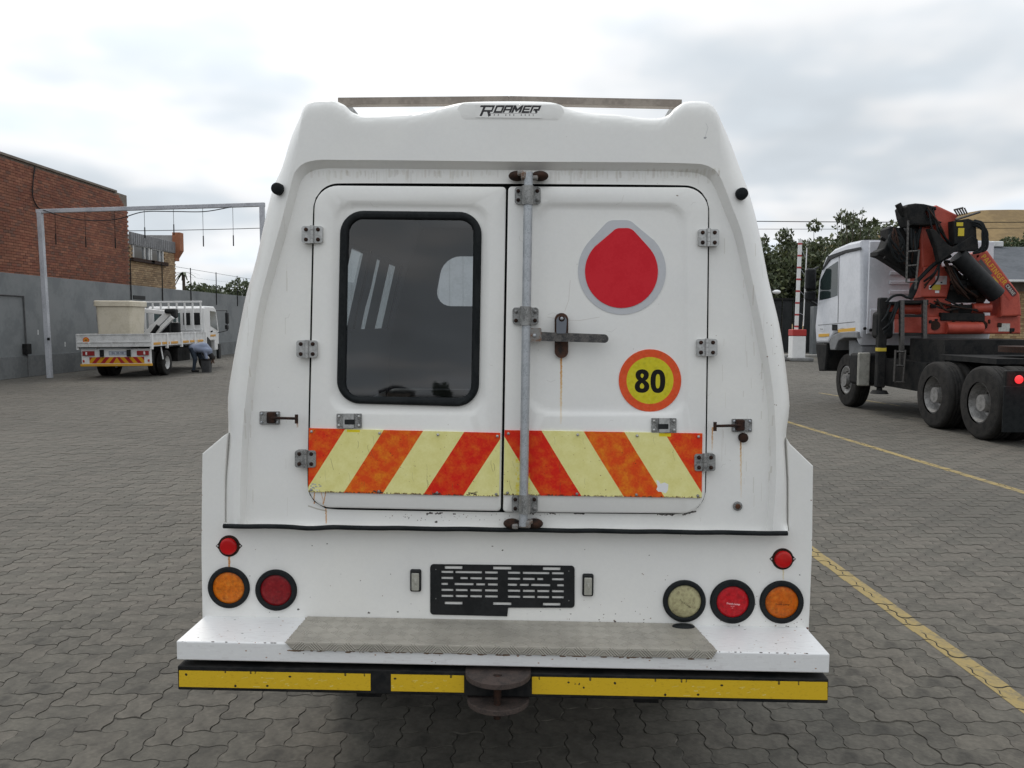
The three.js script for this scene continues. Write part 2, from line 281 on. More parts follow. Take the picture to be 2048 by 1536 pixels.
  for (let i = 0; i < 40; i++) { const s = rnd() > 0.7; chip(vb, s ? rnd(1525, 1565) : rnd(470, 1540), s ? rnd(590, 820) : rnd(250, 1040), rnd(0.4, s ? 1.7 : 0.9), rnd() > 0.5 ? BR : 'rgb(150,145,138)'); }
  vx.lineCap = 'round';
  const scr = (P, pts, col, w, al) => { vx.globalAlpha = al; vx.strokeStyle = col; vx.lineWidth = w; vx.beginPath(); for (const p of pts) vx.lineTo(...tc(P(...p))); vx.stroke(); vx.globalAlpha = 1; };
  scr(vb, [[612, 1016], [630, 1022], [648, 1026]], 'rgb(150,140,125)', 4, 0.6); scr(vb, [[1410, 275], [1416, 255], [1412, 247]], 'rgb(150,150,150)', 1, 0.6); scr(vb, [[1095, 634], [1130, 640], [1160, 641], [1200, 634]], 'rgb(170,160,150)', 1.2, 0.5); scr(vb, [[1141, 560], [1138, 600], [1130, 622]], 'rgb(170,160,150)', 1.2, 0.5);
  for (let i = 0; i < 26; i++) { const x = rnd(560, 1560), y = rnd(380, 1040), a = rnd(0, 6.28), l = rnd(6, 26); scr(vb, [[x, y], [x + l * Math.cos(a) * 0.6, y + l * Math.sin(a) * 0.6], [x + l * Math.cos(a + 0.4), y + l * Math.sin(a + 0.4)]], 'rgb(165,158,150)', 1, 0.4); }
  for (let i = 0; i < 240; i++) { const x = rnd(610, 1440), y = rnd(336, 343), l = rnd(4, 24) * (rnd() > 0.8 ? 1.2 : 0.6); scr(vb, [[x, y], [x + rnd(-1, 1), y + l]], rnd() > 0.5 ? 'rgb(140,130,112)' : 'rgb(165,155,135)', rnd(1.5, 9), rnd(0.03, 0.14)); }   // dirt washed down from the drip edge
  for (const x of [497, 492, 1546, 1530, 1510, 1495, 568, 1452]) for (let i = 0; i < 9; i++) { const y = rnd(420, 1000), q = rnd(-4, 4); scr(vb, [[x + q, y], [x + q + rnd(-1, 1), y + rnd(8, 40)]], 'rgb(172,165,150)', rnd(1, 3), rnd(0.15, 0.35)); }
}
const vanTex = ctex(VC);
M.vanPaint = new THREE.MeshPhysicalMaterial({ map: vanTex, roughness: 0.42, clearcoat: 0.2, clearcoatRoughness: 0.35, bumpMap: dtex(256, grey(NC, 0, 1), false, 1.2), bumpScale: 0.0012 });
M.vanPaint.bumpMap.repeat.set(3, 3);
function vanUV(m) { const p = m.geometry.attributes.position, uv = m.geometry.attributes.uv; for (let i = 0; i < p.count; i++) uv.setXY(i, (p.getX(i) + 1) / 2, (p.getY(i) - 0.6) / 2); return m; }
// lofts between closed rings of equal length
function loft(rings, cap, crease = 0.5, closed = true) {
  const n = rings[0].length, pos = [], idx = [];
  for (const r of rings) for (const p of r) pos.push(p.x, p.y, p.z);
  for (let k = 0; k + 1 < rings.length; k++) for (let i = 0; i < (closed ? n : n - 1); i++) { const j = (i + 1) % n, a = k * n, b = a + n; idx.push(a + i, b + i, a + j, a + j, b + i, b + j); }
  if (cap) { const a = (rings.length - 1) * n, L = rings[rings.length - 1]; for (const t of THREE.ShapeUtils.triangulateShape(L.map((p) => new THREE.Vector2(p.x, p.y)), [])) idx.push(a + t[0], a + t[1], a + t[2]); }
  const g = new THREE.BufferGeometry(); g.setAttribute('position', new THREE.Float32BufferAttribute(pos, 3)); g.setIndex(idx); return toCreasedNormals(g, crease);
}
function roundQuad(c, r, n = 9) {      // corners in picture order top left, top right, bottom right, bottom left
  const out = []; r = [].concat(r); if (r.length === 1) r = [r[0], r[0], r[0], r[0]];
  for (let k = 0; k < 4; k++) {
    const P = c[k], A = c[(k + 3) % 4], B = c[(k + 1) % 4], da = Math.hypot(A[0] - P[0], A[1] - P[1]), db = Math.hypot(B[0] - P[0], B[1] - P[1]);
    const a = [P[0] + (A[0] - P[0]) / da * r[k], P[1] + (A[1] - P[1]) / da * r[k]], b = [P[0] + (B[0] - P[0]) / db * r[k], P[1] + (B[1] - P[1]) / db * r[k]], w = 0.71;
    for (let i = 0; i < n; i++) { const t = i / (n - 1), q0 = (1 - t) ** 2, q1 = 2 * t * (1 - t) * w * 1.0, q2 = t * t, s = q0 + q1 + q2; out.push([(a[0] * q0 + P[0] * q1 + b[0] * q2) / s, (a[1] * q0 + P[1] * q1 + b[1] * q2) / s]); }
  }
  return out;
}
const inset = (c, d) => [[c[0][0] + d, c[0][1] + d], [c[1][0] - d, c[1][1] + d], [c[2][0] - d, c[2][1] - d], [c[3][0] + d, c[3][1] - d]];
function resample(pts, n) {            // smooth open polyline to n points without its last
  const c = new THREE.CatmullRomCurve3(pts.map((p) => V3(p[0], p[1], 0)), false, 'centripetal'); c.arcLengthDivisions = 600; const o = [];
  for (let i = 0; i < n; i++) { const p = c.getPointAt(i / n); o.push([p.x, p.y]); } return o;
}
const NS = [36, 170, 36, 30];
const ringOf = (s) => s.flatMap((p, i) => resample(p, NS[i]));
const O = { l: [[450, 1052], [450, 960], [455, 900], [457, 860], [456, 795], [465, 732], [479, 656], [493, 587], [511, 526], [526, 458], [547, 374], [563, 338], [584, 271], [602, 230]],
  t: [[602, 230], [609, 213], [619, 203], [635, 200], [668, 200], [676, 204], [690, 211], [704, 224], [722, 230], [760, 230], [815, 228], [855, 222], [895, 212], [922, 206], [945, 204], [1090, 204], [1112, 207], [1140, 218], [1180, 226], [1240, 230], [1285, 236], [1320, 236], [1338, 229], [1348, 218], [1361, 209], [1370, 204], [1405, 203], [1420, 207], [1433, 222], [1444, 246]],
  r: [[1444, 246], [1457, 275], [1483, 345], [1498, 386], [1516, 453], [1537, 560], [1560, 657], [1575, 765], [1579, 818], [1572, 868], [1576, 960], [1576, 1067]] };
const Rr = { l: [[482, 1051], [483, 960], [487, 870], [498, 760], [519, 615], [541, 530], [562, 455], [577, 398], [584, 370]],
  t: [[584, 370], [592, 346], [606, 331], [630, 323], [700, 322], [1012, 325], [1380, 329], [1408, 332], [1429, 343], [1442, 363]],
  r: [[1442, 363], [1452, 388], [1464, 420], [1480, 462], [1498, 541], [1516, 624], [1540, 753], [1548, 830], [1550, 960], [1543, 1066]] };
const shift = (P, dx, dy) => ({ l: P.l.map(([x, y]) => [x + dx, y + dy * clamp((1000 - y) / 650)]), t: P.t.map(([x, y]) => [x + dx * clamp((1012 - x) / 400, -1, 1), y + dy]), r: P.r.map(([x, y]) => [x - dx, y + dy * clamp((1000 - y) / 650)]) });
const ringPx = (P) => ringOf([P.l, P.t, P.r, [P.r[P.r.length - 1], [1012, (P.r[P.r.length - 1][1] + P.l[0][1]) / 2], P.l[0]]]);
const doorHole = [[627.5, 366.5], [1419, 371], [1411.2, 1029], [614, 1018]];
const ringD = (() => { const q = roundQuad(doorHole, 50, 11), m = 5, at = (k) => q.slice(k * 11, k * 11 + 11), TL = at(0), TR = at(1), BR = at(2), BL = at(3);
  return ringOf([[...BL.slice(m), ...TL.slice(0, m + 1)], [...TL.slice(m), ...TR.slice(0, m + 1)], [...TR.slice(m), ...BR.slice(0, m + 1)], [...BR.slice(m), ...BL.slice(0, m + 1)]]); })();
const oPx = ringPx(O), rPx = ringPx(Rr), r2Px = ringPx(shift(Rr, 11, 15)), r1Px = ringPx(shift(Rr, -2, -2));
const isBottom = (i) => i >= NS[0] + NS[1] + NS[2];
const EDGE = 0.085;
const topness = (i) => sstep(NS[0] - 3, NS[0] + 5, i) * (1 - sstep(NS[0] + NS[1] - 5, NS[0] + NS[1] + 3, i));
const bodyRing = (t, i0 = 0) => oPx.map((p, i) => { const q = rPx[i], tn = topness(i), e = (1 - t) ** lerp(3, 16, tn), z = isBottom(i) ? 0 : -lerp(EDGE, 0.028, tn) * (1 - Math.sqrt(Math.max(0, 1 - e))); return vb(lerp(p[0], q[0], t), lerp(p[1], q[1], t), z); });
const outer0 = bodyRing(0);
{
  const back = outer0.map((p) => V3(p.x, p.y, -0.42));
  const rings = [back, ...[0, 0.008, 0.02, 0.04, 0.07, 0.11, 0.16, 0.22, 0.3, 0.42, 0.56, 0.72, 0.88].map((t) => bodyRing(t)), r1Px.map((p) => vb(...p, 0)), rPx.map((p) => vb(p[0], p[1], -0.004)),
    ...[0.3, 0.7].map((t) => rPx.map((p, i) => vb(lerp(p[0], r2Px[i][0], t), lerp(p[1], r2Px[i][1], t), lerp(-0.004, -0.026, t)))), r2Px.map((p) => vb(...p, -0.028)), ringD.map((p) => vb(...p, -0.028)), ringD.map((p) => vb(p[0], p[1], -0.075))];
  vanUV(mesh('rear_shell', loft(rings, false, 0.55), M.vanPaint, van, true));
}
// long shell with window openings, and its lining
const wall = outer0.slice(0, NS[0] + NS[1] + NS[2] + 1);
const WY0 = 1.60, WY1 = 1.99, WZ = [[-0.52, -1.22], [-1.36, -1.80], [-1.95, -2.75]];
{
  const zs = [-0.42, -0.52, -1.22, -1.36, -1.80, -1.95, -2.75, -3.0];
  const shell = (ins, holes) => {
    const c = V3(0, 1.6, 0), pos = [], idx = [];
    const dip = Math.min(...wall.filter((p) => Math.abs(p.x) < 0.5 && p.y > 2).map((p) => p.y)), arc = wall.map((p) => V3(p.x * (1 - ins / 0.85), Math.min(1.0 + (p.y - 1.0) * (1 - ins / 1.35), ins ? dip - 0.03 : 9), 0));
    for (const z of zs) for (const p of arc) pos.push(p.x, p.y, z);
    const n = arc.length;
    for (let k = 0; k + 1 < zs.length; k++) for (let i = 0; i + 1 < n; i++) {
      const y = (arc[i].y + arc[i + 1].y) / 2, zc = (zs[k] + zs[k + 1]) / 2;
      if (holes && Math.abs(arc[i].x) > 0.5 && y > WY0 && y < WY1 && WZ.some((w) => zc < w[0] && zc > w[1])) continue;
      const a = k * n + i, b = a + n; idx.push(a, b, a + 1, a + 1, b, b + 1);
    }
    const g = new THREE.BufferGeometry(); g.setAttribute('position', new THREE.Float32BufferAttribute(pos, 3)); g.setIndex(idx); return toCreasedNormals(g, 0.6);
  };
  mesh('side_shell', shell(0, true), M.white, van);
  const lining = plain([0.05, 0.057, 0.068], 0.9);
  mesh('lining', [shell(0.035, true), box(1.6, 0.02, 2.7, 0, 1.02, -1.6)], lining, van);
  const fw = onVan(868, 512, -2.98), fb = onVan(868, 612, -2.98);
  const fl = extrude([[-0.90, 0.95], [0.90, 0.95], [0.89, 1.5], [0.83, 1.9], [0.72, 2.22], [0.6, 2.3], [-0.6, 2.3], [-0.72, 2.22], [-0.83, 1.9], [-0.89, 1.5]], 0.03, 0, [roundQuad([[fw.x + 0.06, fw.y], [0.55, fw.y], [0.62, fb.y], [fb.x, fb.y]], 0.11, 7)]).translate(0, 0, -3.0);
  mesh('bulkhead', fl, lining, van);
  const xAt = (y, s) => { let b = wall[0]; for (const p of wall) if (Math.sign(p.x) === s && Math.abs(p.y - y) < Math.abs(b.y - y) + (Math.sign(b.x) === s ? 0 : 9)) b = p; return b.x; };
  for (const s of [-1, 1]) for (const [z0, z1] of WZ) {
    const x0 = xAt(WY0, s) - s * 0.012, x1 = xAt(WY1, s) - s * 0.012;
    const w = sub('side_window', van), q = [V3(x1, WY1 + 0.01, z0 + 0.01), V3(x1, WY1 + 0.01, z1 - 0.01), V3(x0, WY0 - 0.01, z1 - 0.01), V3(x0, WY0 - 0.01, z0 + 0.01)];
    const g = new THREE.BufferGeometry().setFromPoints([q[0], q[1], q[2], q[0], q[2], q[3]]); g.computeVertexNormals(); mesh('pane', g, M.cabGlass, w);
    if (z1 < -2) { const u = (t) => q[0].clone().lerp(q[1], t), v = (t) => q[3].clone().lerp(q[2], t); mesh('mullion', beam(u(0.45), v(0.45), 0.03, 0.05, V3(1, 0, 0)), M.rubber, w); }
    mesh('seal', q.map((p, i) => beam(p, q[(i + 1) % 4], 0.03, 0.03, V3(1, 0, 0))), M.rubber, w);
  }
  for (const z of [-1.0, -1.9]) { const st = sub('bench_seat', van); mesh('cushion', rbox(1.3, 0.14, 0.42, 0, 1.06, z, 0.05), M.black, st); mesh('seat_back', rbox(1.3, 0.4, 0.1, 0, 1.12, z + 0.2, 0.04), M.black, st); }
}
// cab, bonnet, underbody and wheels, mostly hidden by the rear
{
  const hood = extrude([[-3.02, 0.62], [-3.02, 1.64], [-3.3, 1.62], [-3.75, 1.28], [-4.75, 1.18], [-4.85, 1.05], [-4.85, 0.55], [-4.5, 0.5]], 1.66, 0.05).rotateY(-Math.PI / 2).translate(0.83, 0, 0);
  const h = mesh('cab', hood, M.white, van); h.geometry.scale(1, 1, 1);
  mesh('underbody', [rbox(1.5, 0.16, 4.2, 0, 0.62, -2.4, 0.02), box(0.08, 0.14, 4.3, -0.45, 0.5, -2.4), box(0.08, 0.14, 4.3, 0.45, 0.5, -2.4), rod(V3(-0.72, 0.39, -1.5), V3(0.72, 0.39, -1.5), 0.05), new THREE.SphereGeometry(0.15, 16, 10).translate(0.05, 0.39, -1.5), rod(V3(0.45, 0.42, -0.4), V3(0.45, 0.5, -2.2), 0.035)], M.chassis, van);
  for (const s of [-1, 1]) mesh('tub_side', rbox(0.06, 0.52, 2.6, s * 0.9, 0.98, -1.58, 0.02), M.white, van);
  for (const [x, z] of [[-0.72, -1.5], [0.72, -1.5], [-0.74, -4.1], [0.74, -4.1]]) {
    const w = sub('wheel', van); w.position.set(x, 0.385, z);
    const tg = new THREE.LatheGeometry([[0.2, -0.1], [0.33, -0.115], [0.375, -0.095], [0.385, -0.05], [0.385, 0.05], [0.375, 0.095], [0.33, 0.115], [0.2, 0.1]].map((p) => new THREE.Vector2(...p)), 36).rotateZ(Math.PI / 2);
    mesh('tyre', tg, M.tyre, w); mesh('rim', new THREE.CylinderGeometry(0.2, 0.2, 0.16, 24).rotateZ(Math.PI / 2), M.whiteDull, w);
  }
}
// tail panel
{
  const pts = [[405, 1241], [403, 1100], [404, 960], [405, 907], [448, 871], [456, 866], [453, 900], [450, 960], [450, 1046], [1577, 1062], [1577, 960], [1573, 876], [1580, 888], [1626, 932], [1624, 1100], [1617, 1268]].map((p) => { const v = vp(...p); return [v.x, v.y - (p[1] > 1230 ? 0.03 : 0)]; });
  const g = extrude(pts.reverse(), 0.05, 0.003).translate(0, 0, PANEL - 0.05);
  vanUV(mesh('tail_panel', g, M.vanPaint, van, true));
  const sp = []; for (let i = 0; i <= 26; i++) { const t = i / 26, v = vb(lerp(447, 1575, t), lerp(1052, 1067, t) + (t > 0.12 && t < 0.16 ? 2 : 0) + Math.sin(i * 2.1) * 0.5, 0.001); sp.push(v); }
  mesh('rubber_seal', tube(sp, 0.0075, 80, 8), M.rubber, van);
}
// doors
{
  const out = (k) => ringD.map(([x, y]) => { const dx = x - 1015, dy = y - 697; return [1015 + dx * (1 + k / 400), 697 + dy * (1 + k / 330)]; });
  mesh('door_seal', [loft([out(10).map((p) => vb(...p, -0.062)), out(-16).map((p) => vb(...p, -0.062))], false), loft([[[998, 372], [1026, 372], [1018, 1024], [990, 1024]].map((p) => vb(...p, -0.07)), [[998, 372], [1026, 372], [1018, 1024], [990, 1024]].map((p) => vb(...p, -0.056))], true)], M.rubber, van);
}
const plate = (pxq, r, off, depth, bevel) => { const w = roundQuad(pxq, r).map((p) => vb(p[0], p[1], off)); return loft([w.map((p) => V3(p.x, p.y, p.z - depth)), w], true); };
function door(name, quad, radii, recess, rr, hole, label) {
  const at = (q, r, off) => roundQuad(q, r).map((p) => vb(p[0], p[1], off));
  const rings = [at(quad, radii, -0.05), at(quad, radii, -0.0165), at(inset(quad, 1.2), radii, -0.0135), at(inset(quad, 3), radii, -0.012), at(inset(recess, -3), rr, -0.012), at(recess, rr, -0.0125), at(inset(recess, 6), rr - 3, -0.017), at(inset(recess, 12), rr - 5, -0.0205), at(inset(recess, 16), rr - 6, -0.021)];
  if (hole) rings.push(at(hole, 30, -0.021), at(hole, 30, -0.05));
  const d = vanUV(mesh(name, loft(rings, !hole, 0.5), M.vanPaint, van, true)); d.userData.label = label; return d;
}
const qL = [[630, 371], [1012, 374], [1001.5, 1022], [616.5, 1014]], qR = [[1016.5, 373], [1417, 375], [1409.5, 1027], [1006, 1024]];
const winOpen = [[690, 432], [953, 434], [947, 803], [684, 798]];
const doorL = door('rear_door', qL, [46, 7, 8, 44], [[664, 402], [980, 407], [974, 833], [658, 826]], 40, winOpen, 'rear door with a dark window');
const doorR = door('rear_door', qR, [8, 48, 46, 8], [[1066, 403], [1373, 407], [1375, 834], [1056, 831]], 38, null, 'rear door with red marker and speed stickers');
{
  const at = (q, r, off) => roundQuad(q, r, 11).map((p) => vb(p[0], p[1], off));
  const oq = [[681, 421], [964, 424], [957.5, 814], [673, 806]], iq = [[698, 438], [947, 441], [942, 796], [691, 792]];
  mesh('window_rubber', loft([at(oq, 46, -0.024), at(oq, 46, -0.013), at(inset(oq, 2.5), 44, -0.008), at(inset(oq, 7), 40, -0.006), at(inset(iq, -6), 32, -0.007), at(inset(iq, -2), 29, -0.011), at(iq, 27, -0.02), at(iq, 27, -0.03)], false, 0.9), M.rubber, doorL);
  const gp = at(inset(iq, -4), 28, -0.022); mesh('window_glass', loft([gp, gp.map((p) => p.clone())], true), M.glassDark, doorL);
}
// drip of rubber stops on the shell
function disc(name, px, py, r, h, mat, off, P = vb, parent = van) { const c = P(px, py, off), g = new THREE.LatheGeometry([[0, h], [r * 0.7, h], [r * 0.95, h * 0.8], [r, h * 0.5], [r, 0]].map((p) => new THREE.Vector2(...p)), 20).rotateX(Math.PI / 2).translate(c.x, c.y, c.z); return mesh(name, g, mat, parent); }
disc('rubber_stop', 558, 379, 0.0185, 0.03, M.rubber, -0.012); disc('rubber_stop', 1481, 389, 0.0185, 0.03, M.rubber, -0.012);
disc('rubber_stop', 1486, 875, 0.0150, 0.012, M.rustDark, -0.026); { const c = disc('drain_plug', 1475, 1012, 0.0145, 0.006, M.galvDull, -0.027); disc('plug_core', 1475, 1012, 0.008, 0.010, M.rust, -0.027, vb, c); }
// hinges
function bolt(px, py, r, off, mat, parent, P = vb, h = 0.005) { const c = P(px, py, off); return mesh('bolt', new THREE.LatheGeometry([[0, h], [r * 0.6, h], [r, h * 0.4], [r, 0]].map((p) => new THREE.Vector2(...p)), 10).rotateX(Math.PI / 2).translate(c.x, c.y, c.z), mat, parent); }
for (const [px, py, old] of [[624, 469, 0], [613.5, 698, 0], [610.5, 918, 1], [1417.5, 475, 0], [1414, 695, 0], [1410, 925, 1]]) {
  const h = sub('hinge', van), w = 21, k = 17, mt = old ? M.galvDull : M.alu;
  for (const s of [-1, 1]) mesh('leaf', plate([[px + (s < 0 ? -w : 2), py - k], [px + (s < 0 ? -2 : w), py - k], [px + (s < 0 ? -2 : w), py + k], [px + (s < 0 ? -w : 2), py + k]], s < 0 ? [5, 1, 1, 5] : [1, 5, 5, 1], -0.003, 0.022), mt, h);
  for (let i = 0; i < 4; i++) { const a = vb(px, py - 18 + i * 9, -0.001), b = vb(px, py - 18 + i * 9 + 8.4, -0.001); mesh('knuckle', rod(a, b, 0.0062, 10), mt, h); }
  for (const sx of [-1, 1]) for (const sy of [-1, 1]) bolt(px + sx * 12, py + sy * 10, 0.0062, -0.003, M.rustDark, h);
}
// locking bar
{
  const lb = sub('locking_bar', van);
  mesh('rod', rod(vb(1057, 345, 0.022), vb(1046.5, 1052, 0.022), 0.0135, 18), M.galv, lb);
  for (const [px, py, m] of [[1055.5, 391, M.galvDull], [1051, 632, M.galvDull], [1049.5, 1008, M.galvDull]]) {
    mesh('guide', [plate([[px - 26, py - 17], [px + 26, py - 17], [px + 26, py + 17], [px - 26, py + 17]], 6, -0.004, 0.016), rod(vb(px + 0.3, py - 19, 0.021), vb(px - 0.3, py + 19, 0.021), 0.0175, 18)], m, lb);
    for (const sx of [-1, 1]) for (const sy of [-1, 1]) bolt(px + sx * 19, py + sy * 9, 0.006, -0.004, rnd() > 0.5 ? M.rustDark : M.galvDull, lb);
  }
  for (const [px, py, s] of [[1057, 352, 1], [1046.5, 1047, -1]]) {
    mesh('cam_keeper', [-1, 1].map((d) => { const c = vb(px + d * 23, py, -0.004); return new THREE.SphereGeometry(1, 18, 12).scale(0.026, 0.0155, 0.024).translate(c.x, c.y, c.z); }), M.rustDark, lb);
    const a = vb(px - 2, py - 6, 0.022), b = vb(px - 2, py + 6, 0.022); mesh('cam', [rbox(0.034, 0.024, 0.03, ...vb(px - 4 * s, py, 0.018).toArray(), 0.006), rbox(0.02, 0.016, 0.026, ...vb(px - 16, py - 5 * s, 0.012).toArray(), 0.005), rbox(0.022, 0.013, 0.024, ...vb(px + 12, py + 4 * s, 0.012).toArray(), 0.005)], M.steelRust, lb);
  }
  const hd = sub('lock_handle', van);
  mesh('hasp_plate', plate(roundQuadBox(1123, 671, 13.5, 45), 13, -0.006, 0.014), blotch([0.018, 0.013, 0.011], [0.075, 0.032, 0.018], 16, { rough: 0.85, bump: 0.001 }), hd);
  mesh('pivot', plate([[1054, 656], [1083, 656], [1083, 683], [1056, 683]], 3, 0.026, 0.03), M.steelRust, hd);
  mesh('lever', plate([[1082, 664], [1217, 669], [1217, 686], [1082, 682]], [1, 8.5, 8.5, 1], 0.022, 0.007), M.steelDark, hd);
  mesh('catch', plate([[1113, 632], [1134, 632], [1132, 667], [1113, 667]], [10, 10, 3, 3], 0.03, 0.03), plain([0.16, 0.17, 0.19], 0.3, 0.8), hd);
  bolt(1123.5, 637, 0.0095, 0.03, M.rustDark, hd, vb, 0.004); bolt(1123.5, 637, 0.005, 0.033, M.galv, hd, vb, 0.005);
  bolt(1069, 671, 0.006, 0.026, M.galv, hd);
}
function roundQuadBox(cx, cy, w, h) { return [[cx - w, cy - h], [cx + w, cy - h], [cx + w, cy + h], [cx - w, cy + h]]; }
// holdback hooks and their catches
for (const [px, py, s] of [[539, 836, 1], [1484, 851, -1]]) {
  const hk = sub('holdback_hook', van);
  mesh('base_plate', plate(roundQuadBox(px, py, 20, 13), 2, -0.022, 0.01), M.galvDull, hk);
  mesh('bracket', rbox(0.026, 0.034, 0.022, ...vb(px + s * 4, py - 1, -0.014).toArray(), 0.004), M.rustDark, hk);
  mesh('arm', [rod(vb(px + s * 4, py, -0.004), vb(px + s * 54, py + 1, 0.008), 0.0042, 10), rod(vb(px + s * 54, py - 7, 0.008), vb(px + s * 54, py + 11, 0.008), 0.0052, 10)], M.rustDark, hk);
  for (const sx of [-1, 1]) for (const sy of [-1, 1]) bolt(px + sx * 15.5, py + sy * 8.5, 0.0042, -0.022, M.galv, hk);
}
for (const [px, py, s] of [[698, 842, 1], [1328, 851, -1]]) {
  const c = sub('holdback_catch', van), w = vb(px + s * 1, py + 0.5, 0);
  mesh('catch_plate', plate(roundQuadBox(px, py, 25, 14.5), 1.5, -0.006, 0.01), M.galvDull, c);
  mesh('slot_housing', plate(roundQuadBox(px - s, py, 10.5, 14), 1, -0.002, 0.008), M.alu, c);
  mesh('slot', plate(roundQuadBox(px + s * 1, py + 2, 10, 5), 1, -0.0012, 0.004), M.black, c);
  for (const sx of [-1, 1]) for (const sy of [-1, 1]) bolt(px + sx * 20, py + sy * 9, 0.0045, -0.006, M.alu, c);
}
// chevron boards
function chevronTex(flip, sd) {
  const W = 1024, H = 360, c = canvas(W, H), x = c.getContext('2d'); seed(sd);
  x.fillStyle = 'rgb(230,224,150)'; x.fillRect(0, 0, W, H);
  const st = [[-0.2, 0.19], [0.393, 0.598], [0.812, 1.0 + 0.02], [1.03, 1.3]];
  x.save(); if (flip) { x.translate(W, 0); x.scale(-1, 1); }
  for (const [si, [a, b]] of st.slice(0, 3).entries()) { x.fillStyle = ['rgb(220,66,16)', 'rgb(222,88,18)', 'rgb(216,48,14)'][si]; x.beginPath(); x.moveTo(a * W, 0); x.lineTo(b * W, 0); x.lineTo((b - 0.207) * W, H); x.lineTo((a - 0.207) * W, H); x.fill(); }
  x.restore();
  const im = x.getImageData(0, 0, W, H), D = im.data;
  for (let j = 0; j < H; j++) for (let i = 0; i < W; i++) { const k = (j * W + i) * 4, n = fbm3(i / 60 + sd, j / 60, 1, 5) * 0.8, q = NB[(j & 255) * 256 + (i & 255)] - 0.5; if (D[k + 2] < 80) { const t = clamp(0.4 + n * 2.2 + q * 0.5); D[k] += q * 16 + 4 * t; D[k + 1] += t * 50 - 14 + q * 18; D[k + 2] += t * 6; } else { D[k] += n * 16 + q * 8; D[k + 1] += n * 18 + q * 8; D[k + 2] += n * 30 + q * 12; } }
  x.putImageData(im, 0, 0);
  x.lineCap = 'round';
  for (let i = 0; i < 16; i++) { x.strokeStyle = 'rgba(110,100,70,' + rnd(0.25, 0.6) + ')'; x.lineWidth = rnd(0.8, 2.4); const a = rnd(0, W), b = rnd(20, H - 60); x.beginPath(); x.moveTo(a, b); x.quadraticCurveTo(a + rnd(-10, 14), b + rnd(10, 30), a + rnd(-4, 16), b + rnd(25, 70)); x.stroke(); }
  for (let i = 0; i < 60; i++) { x.fillStyle = 'rgba(70,30,14,' + rnd(0.15, 0.55) + ')'; x.beginPath(); x.arc(rnd(0, W), rnd(0, H), rnd(0.8, 3), 0, 7); x.fill(); }
  for (let i = 0; i < 220; i++) { const t = rnd(); x.fillStyle = 'rgba(60,34,20,' + rnd(0.2, 0.6) + ')'; x.fillRect(t * W, H - rnd(2, 9), rnd(2, 9), 8); }
  if (!flip) { for (let i = 0; i < 26; i++) { x.fillStyle = rnd() > 0.5 ? 'rgb(165,165,158)' : 'rgb(212,212,205)'; x.fillRect(rnd(2, 62), rnd(310, 350), rnd(3, 13), rnd(3, 9)); } x.fillStyle = 'rgb(70,60,52)'; for (const [a, b] of [[370, 345], [680, 350], [872, 342]]) { for (let i = 0; i < 14; i++) x.fillRect(a + rnd(-26, 26), b + rnd(-6, 10), rnd(4, 14), rnd(3, 8)); } x.fillStyle = 'rgb(226,205,40)'; x.fillRect(205, 2, 70, 14); }
  else { x.fillStyle = 'rgb(228,228,228)'; x.beginPath(); for (const p of [[790, 262], [802, 268], [812, 284], [832, 276], [852, 286], [850, 318], [838, 338], [822, 330], [800, 328], [790, 316], [796, 300]]) x.lineTo(...p); x.fill(); x.fillStyle = 'rgb(226,205,40)'; x.fillRect(800, 2, 62, 18); for (let i = 0; i < 80; i++) { x.globalAlpha = 0.35; x.fillRect(rnd(60, 132), rnd(150, 355), rnd(3, 16), rnd(6, 20)); } x.globalAlpha = 1; }
  return ctex(c);
}
for (const [q, flip, sd, par] of [[[[617.5, 856.5], [1000.5, 866], [998, 993], [616.5, 984]], false, 7, doorL], [[[1009, 860.5], [1405, 867], [1403.5, 996], [1007, 990]], true, 12, doorR]]) {
  const fr = q.map((p) => vb(p[0], p[1], -0.0065)), bk = fr.map((p) => V3(p.x, p.y, p.z - 0.006));
  const g = loft([bk, fr], true, 0.3), pos = g.attributes.position, uv = new Float32Array(pos.count * 2);
  for (let i = 0; i < pos.count; i++) { const y = pos.getY(i), x = pos.getX(i); let bi = 0, bd = 9; fr.forEach((p, k) => { const d = Math.hypot(p.x - x, p.y - y); if (d < bd) { bd = d; bi = k; } }); uv.set([[0, 1], [1, 1], [1, 0], [0, 0]][bi], i * 2); }
  g.setAttribute('uv', new THREE.BufferAttribute(uv, 2));
  const b = mesh('chevron_board', g, new THREE.MeshPhysicalMaterial({ map: chevronTex(flip, sd), roughness: 0.6, specularIntensity: 0.5 }), van, true);
  b.userData.label = flip ? 'striped board with a white torn patch' : 'striped board with scuffed silver corner';
  const L = (u, v) => [lerp(lerp(q[0][0], q[1][0], u), lerp(q[3][0], q[2][0], u), v), lerp(lerp(q[0][1], q[1][1], u), lerp(q[3][1], q[2][1], u), v)];
  for (const u of flip ? [0.02, 0.37, 0.67, 0.98] : [0.015, 0.37, 0.675, 0.985]) for (const v of [0.05, 0.965]) bolt(...L(u, v), 0.0045, -0.006, v < 0.5 ? M.alu : M.galvDull, b);
}
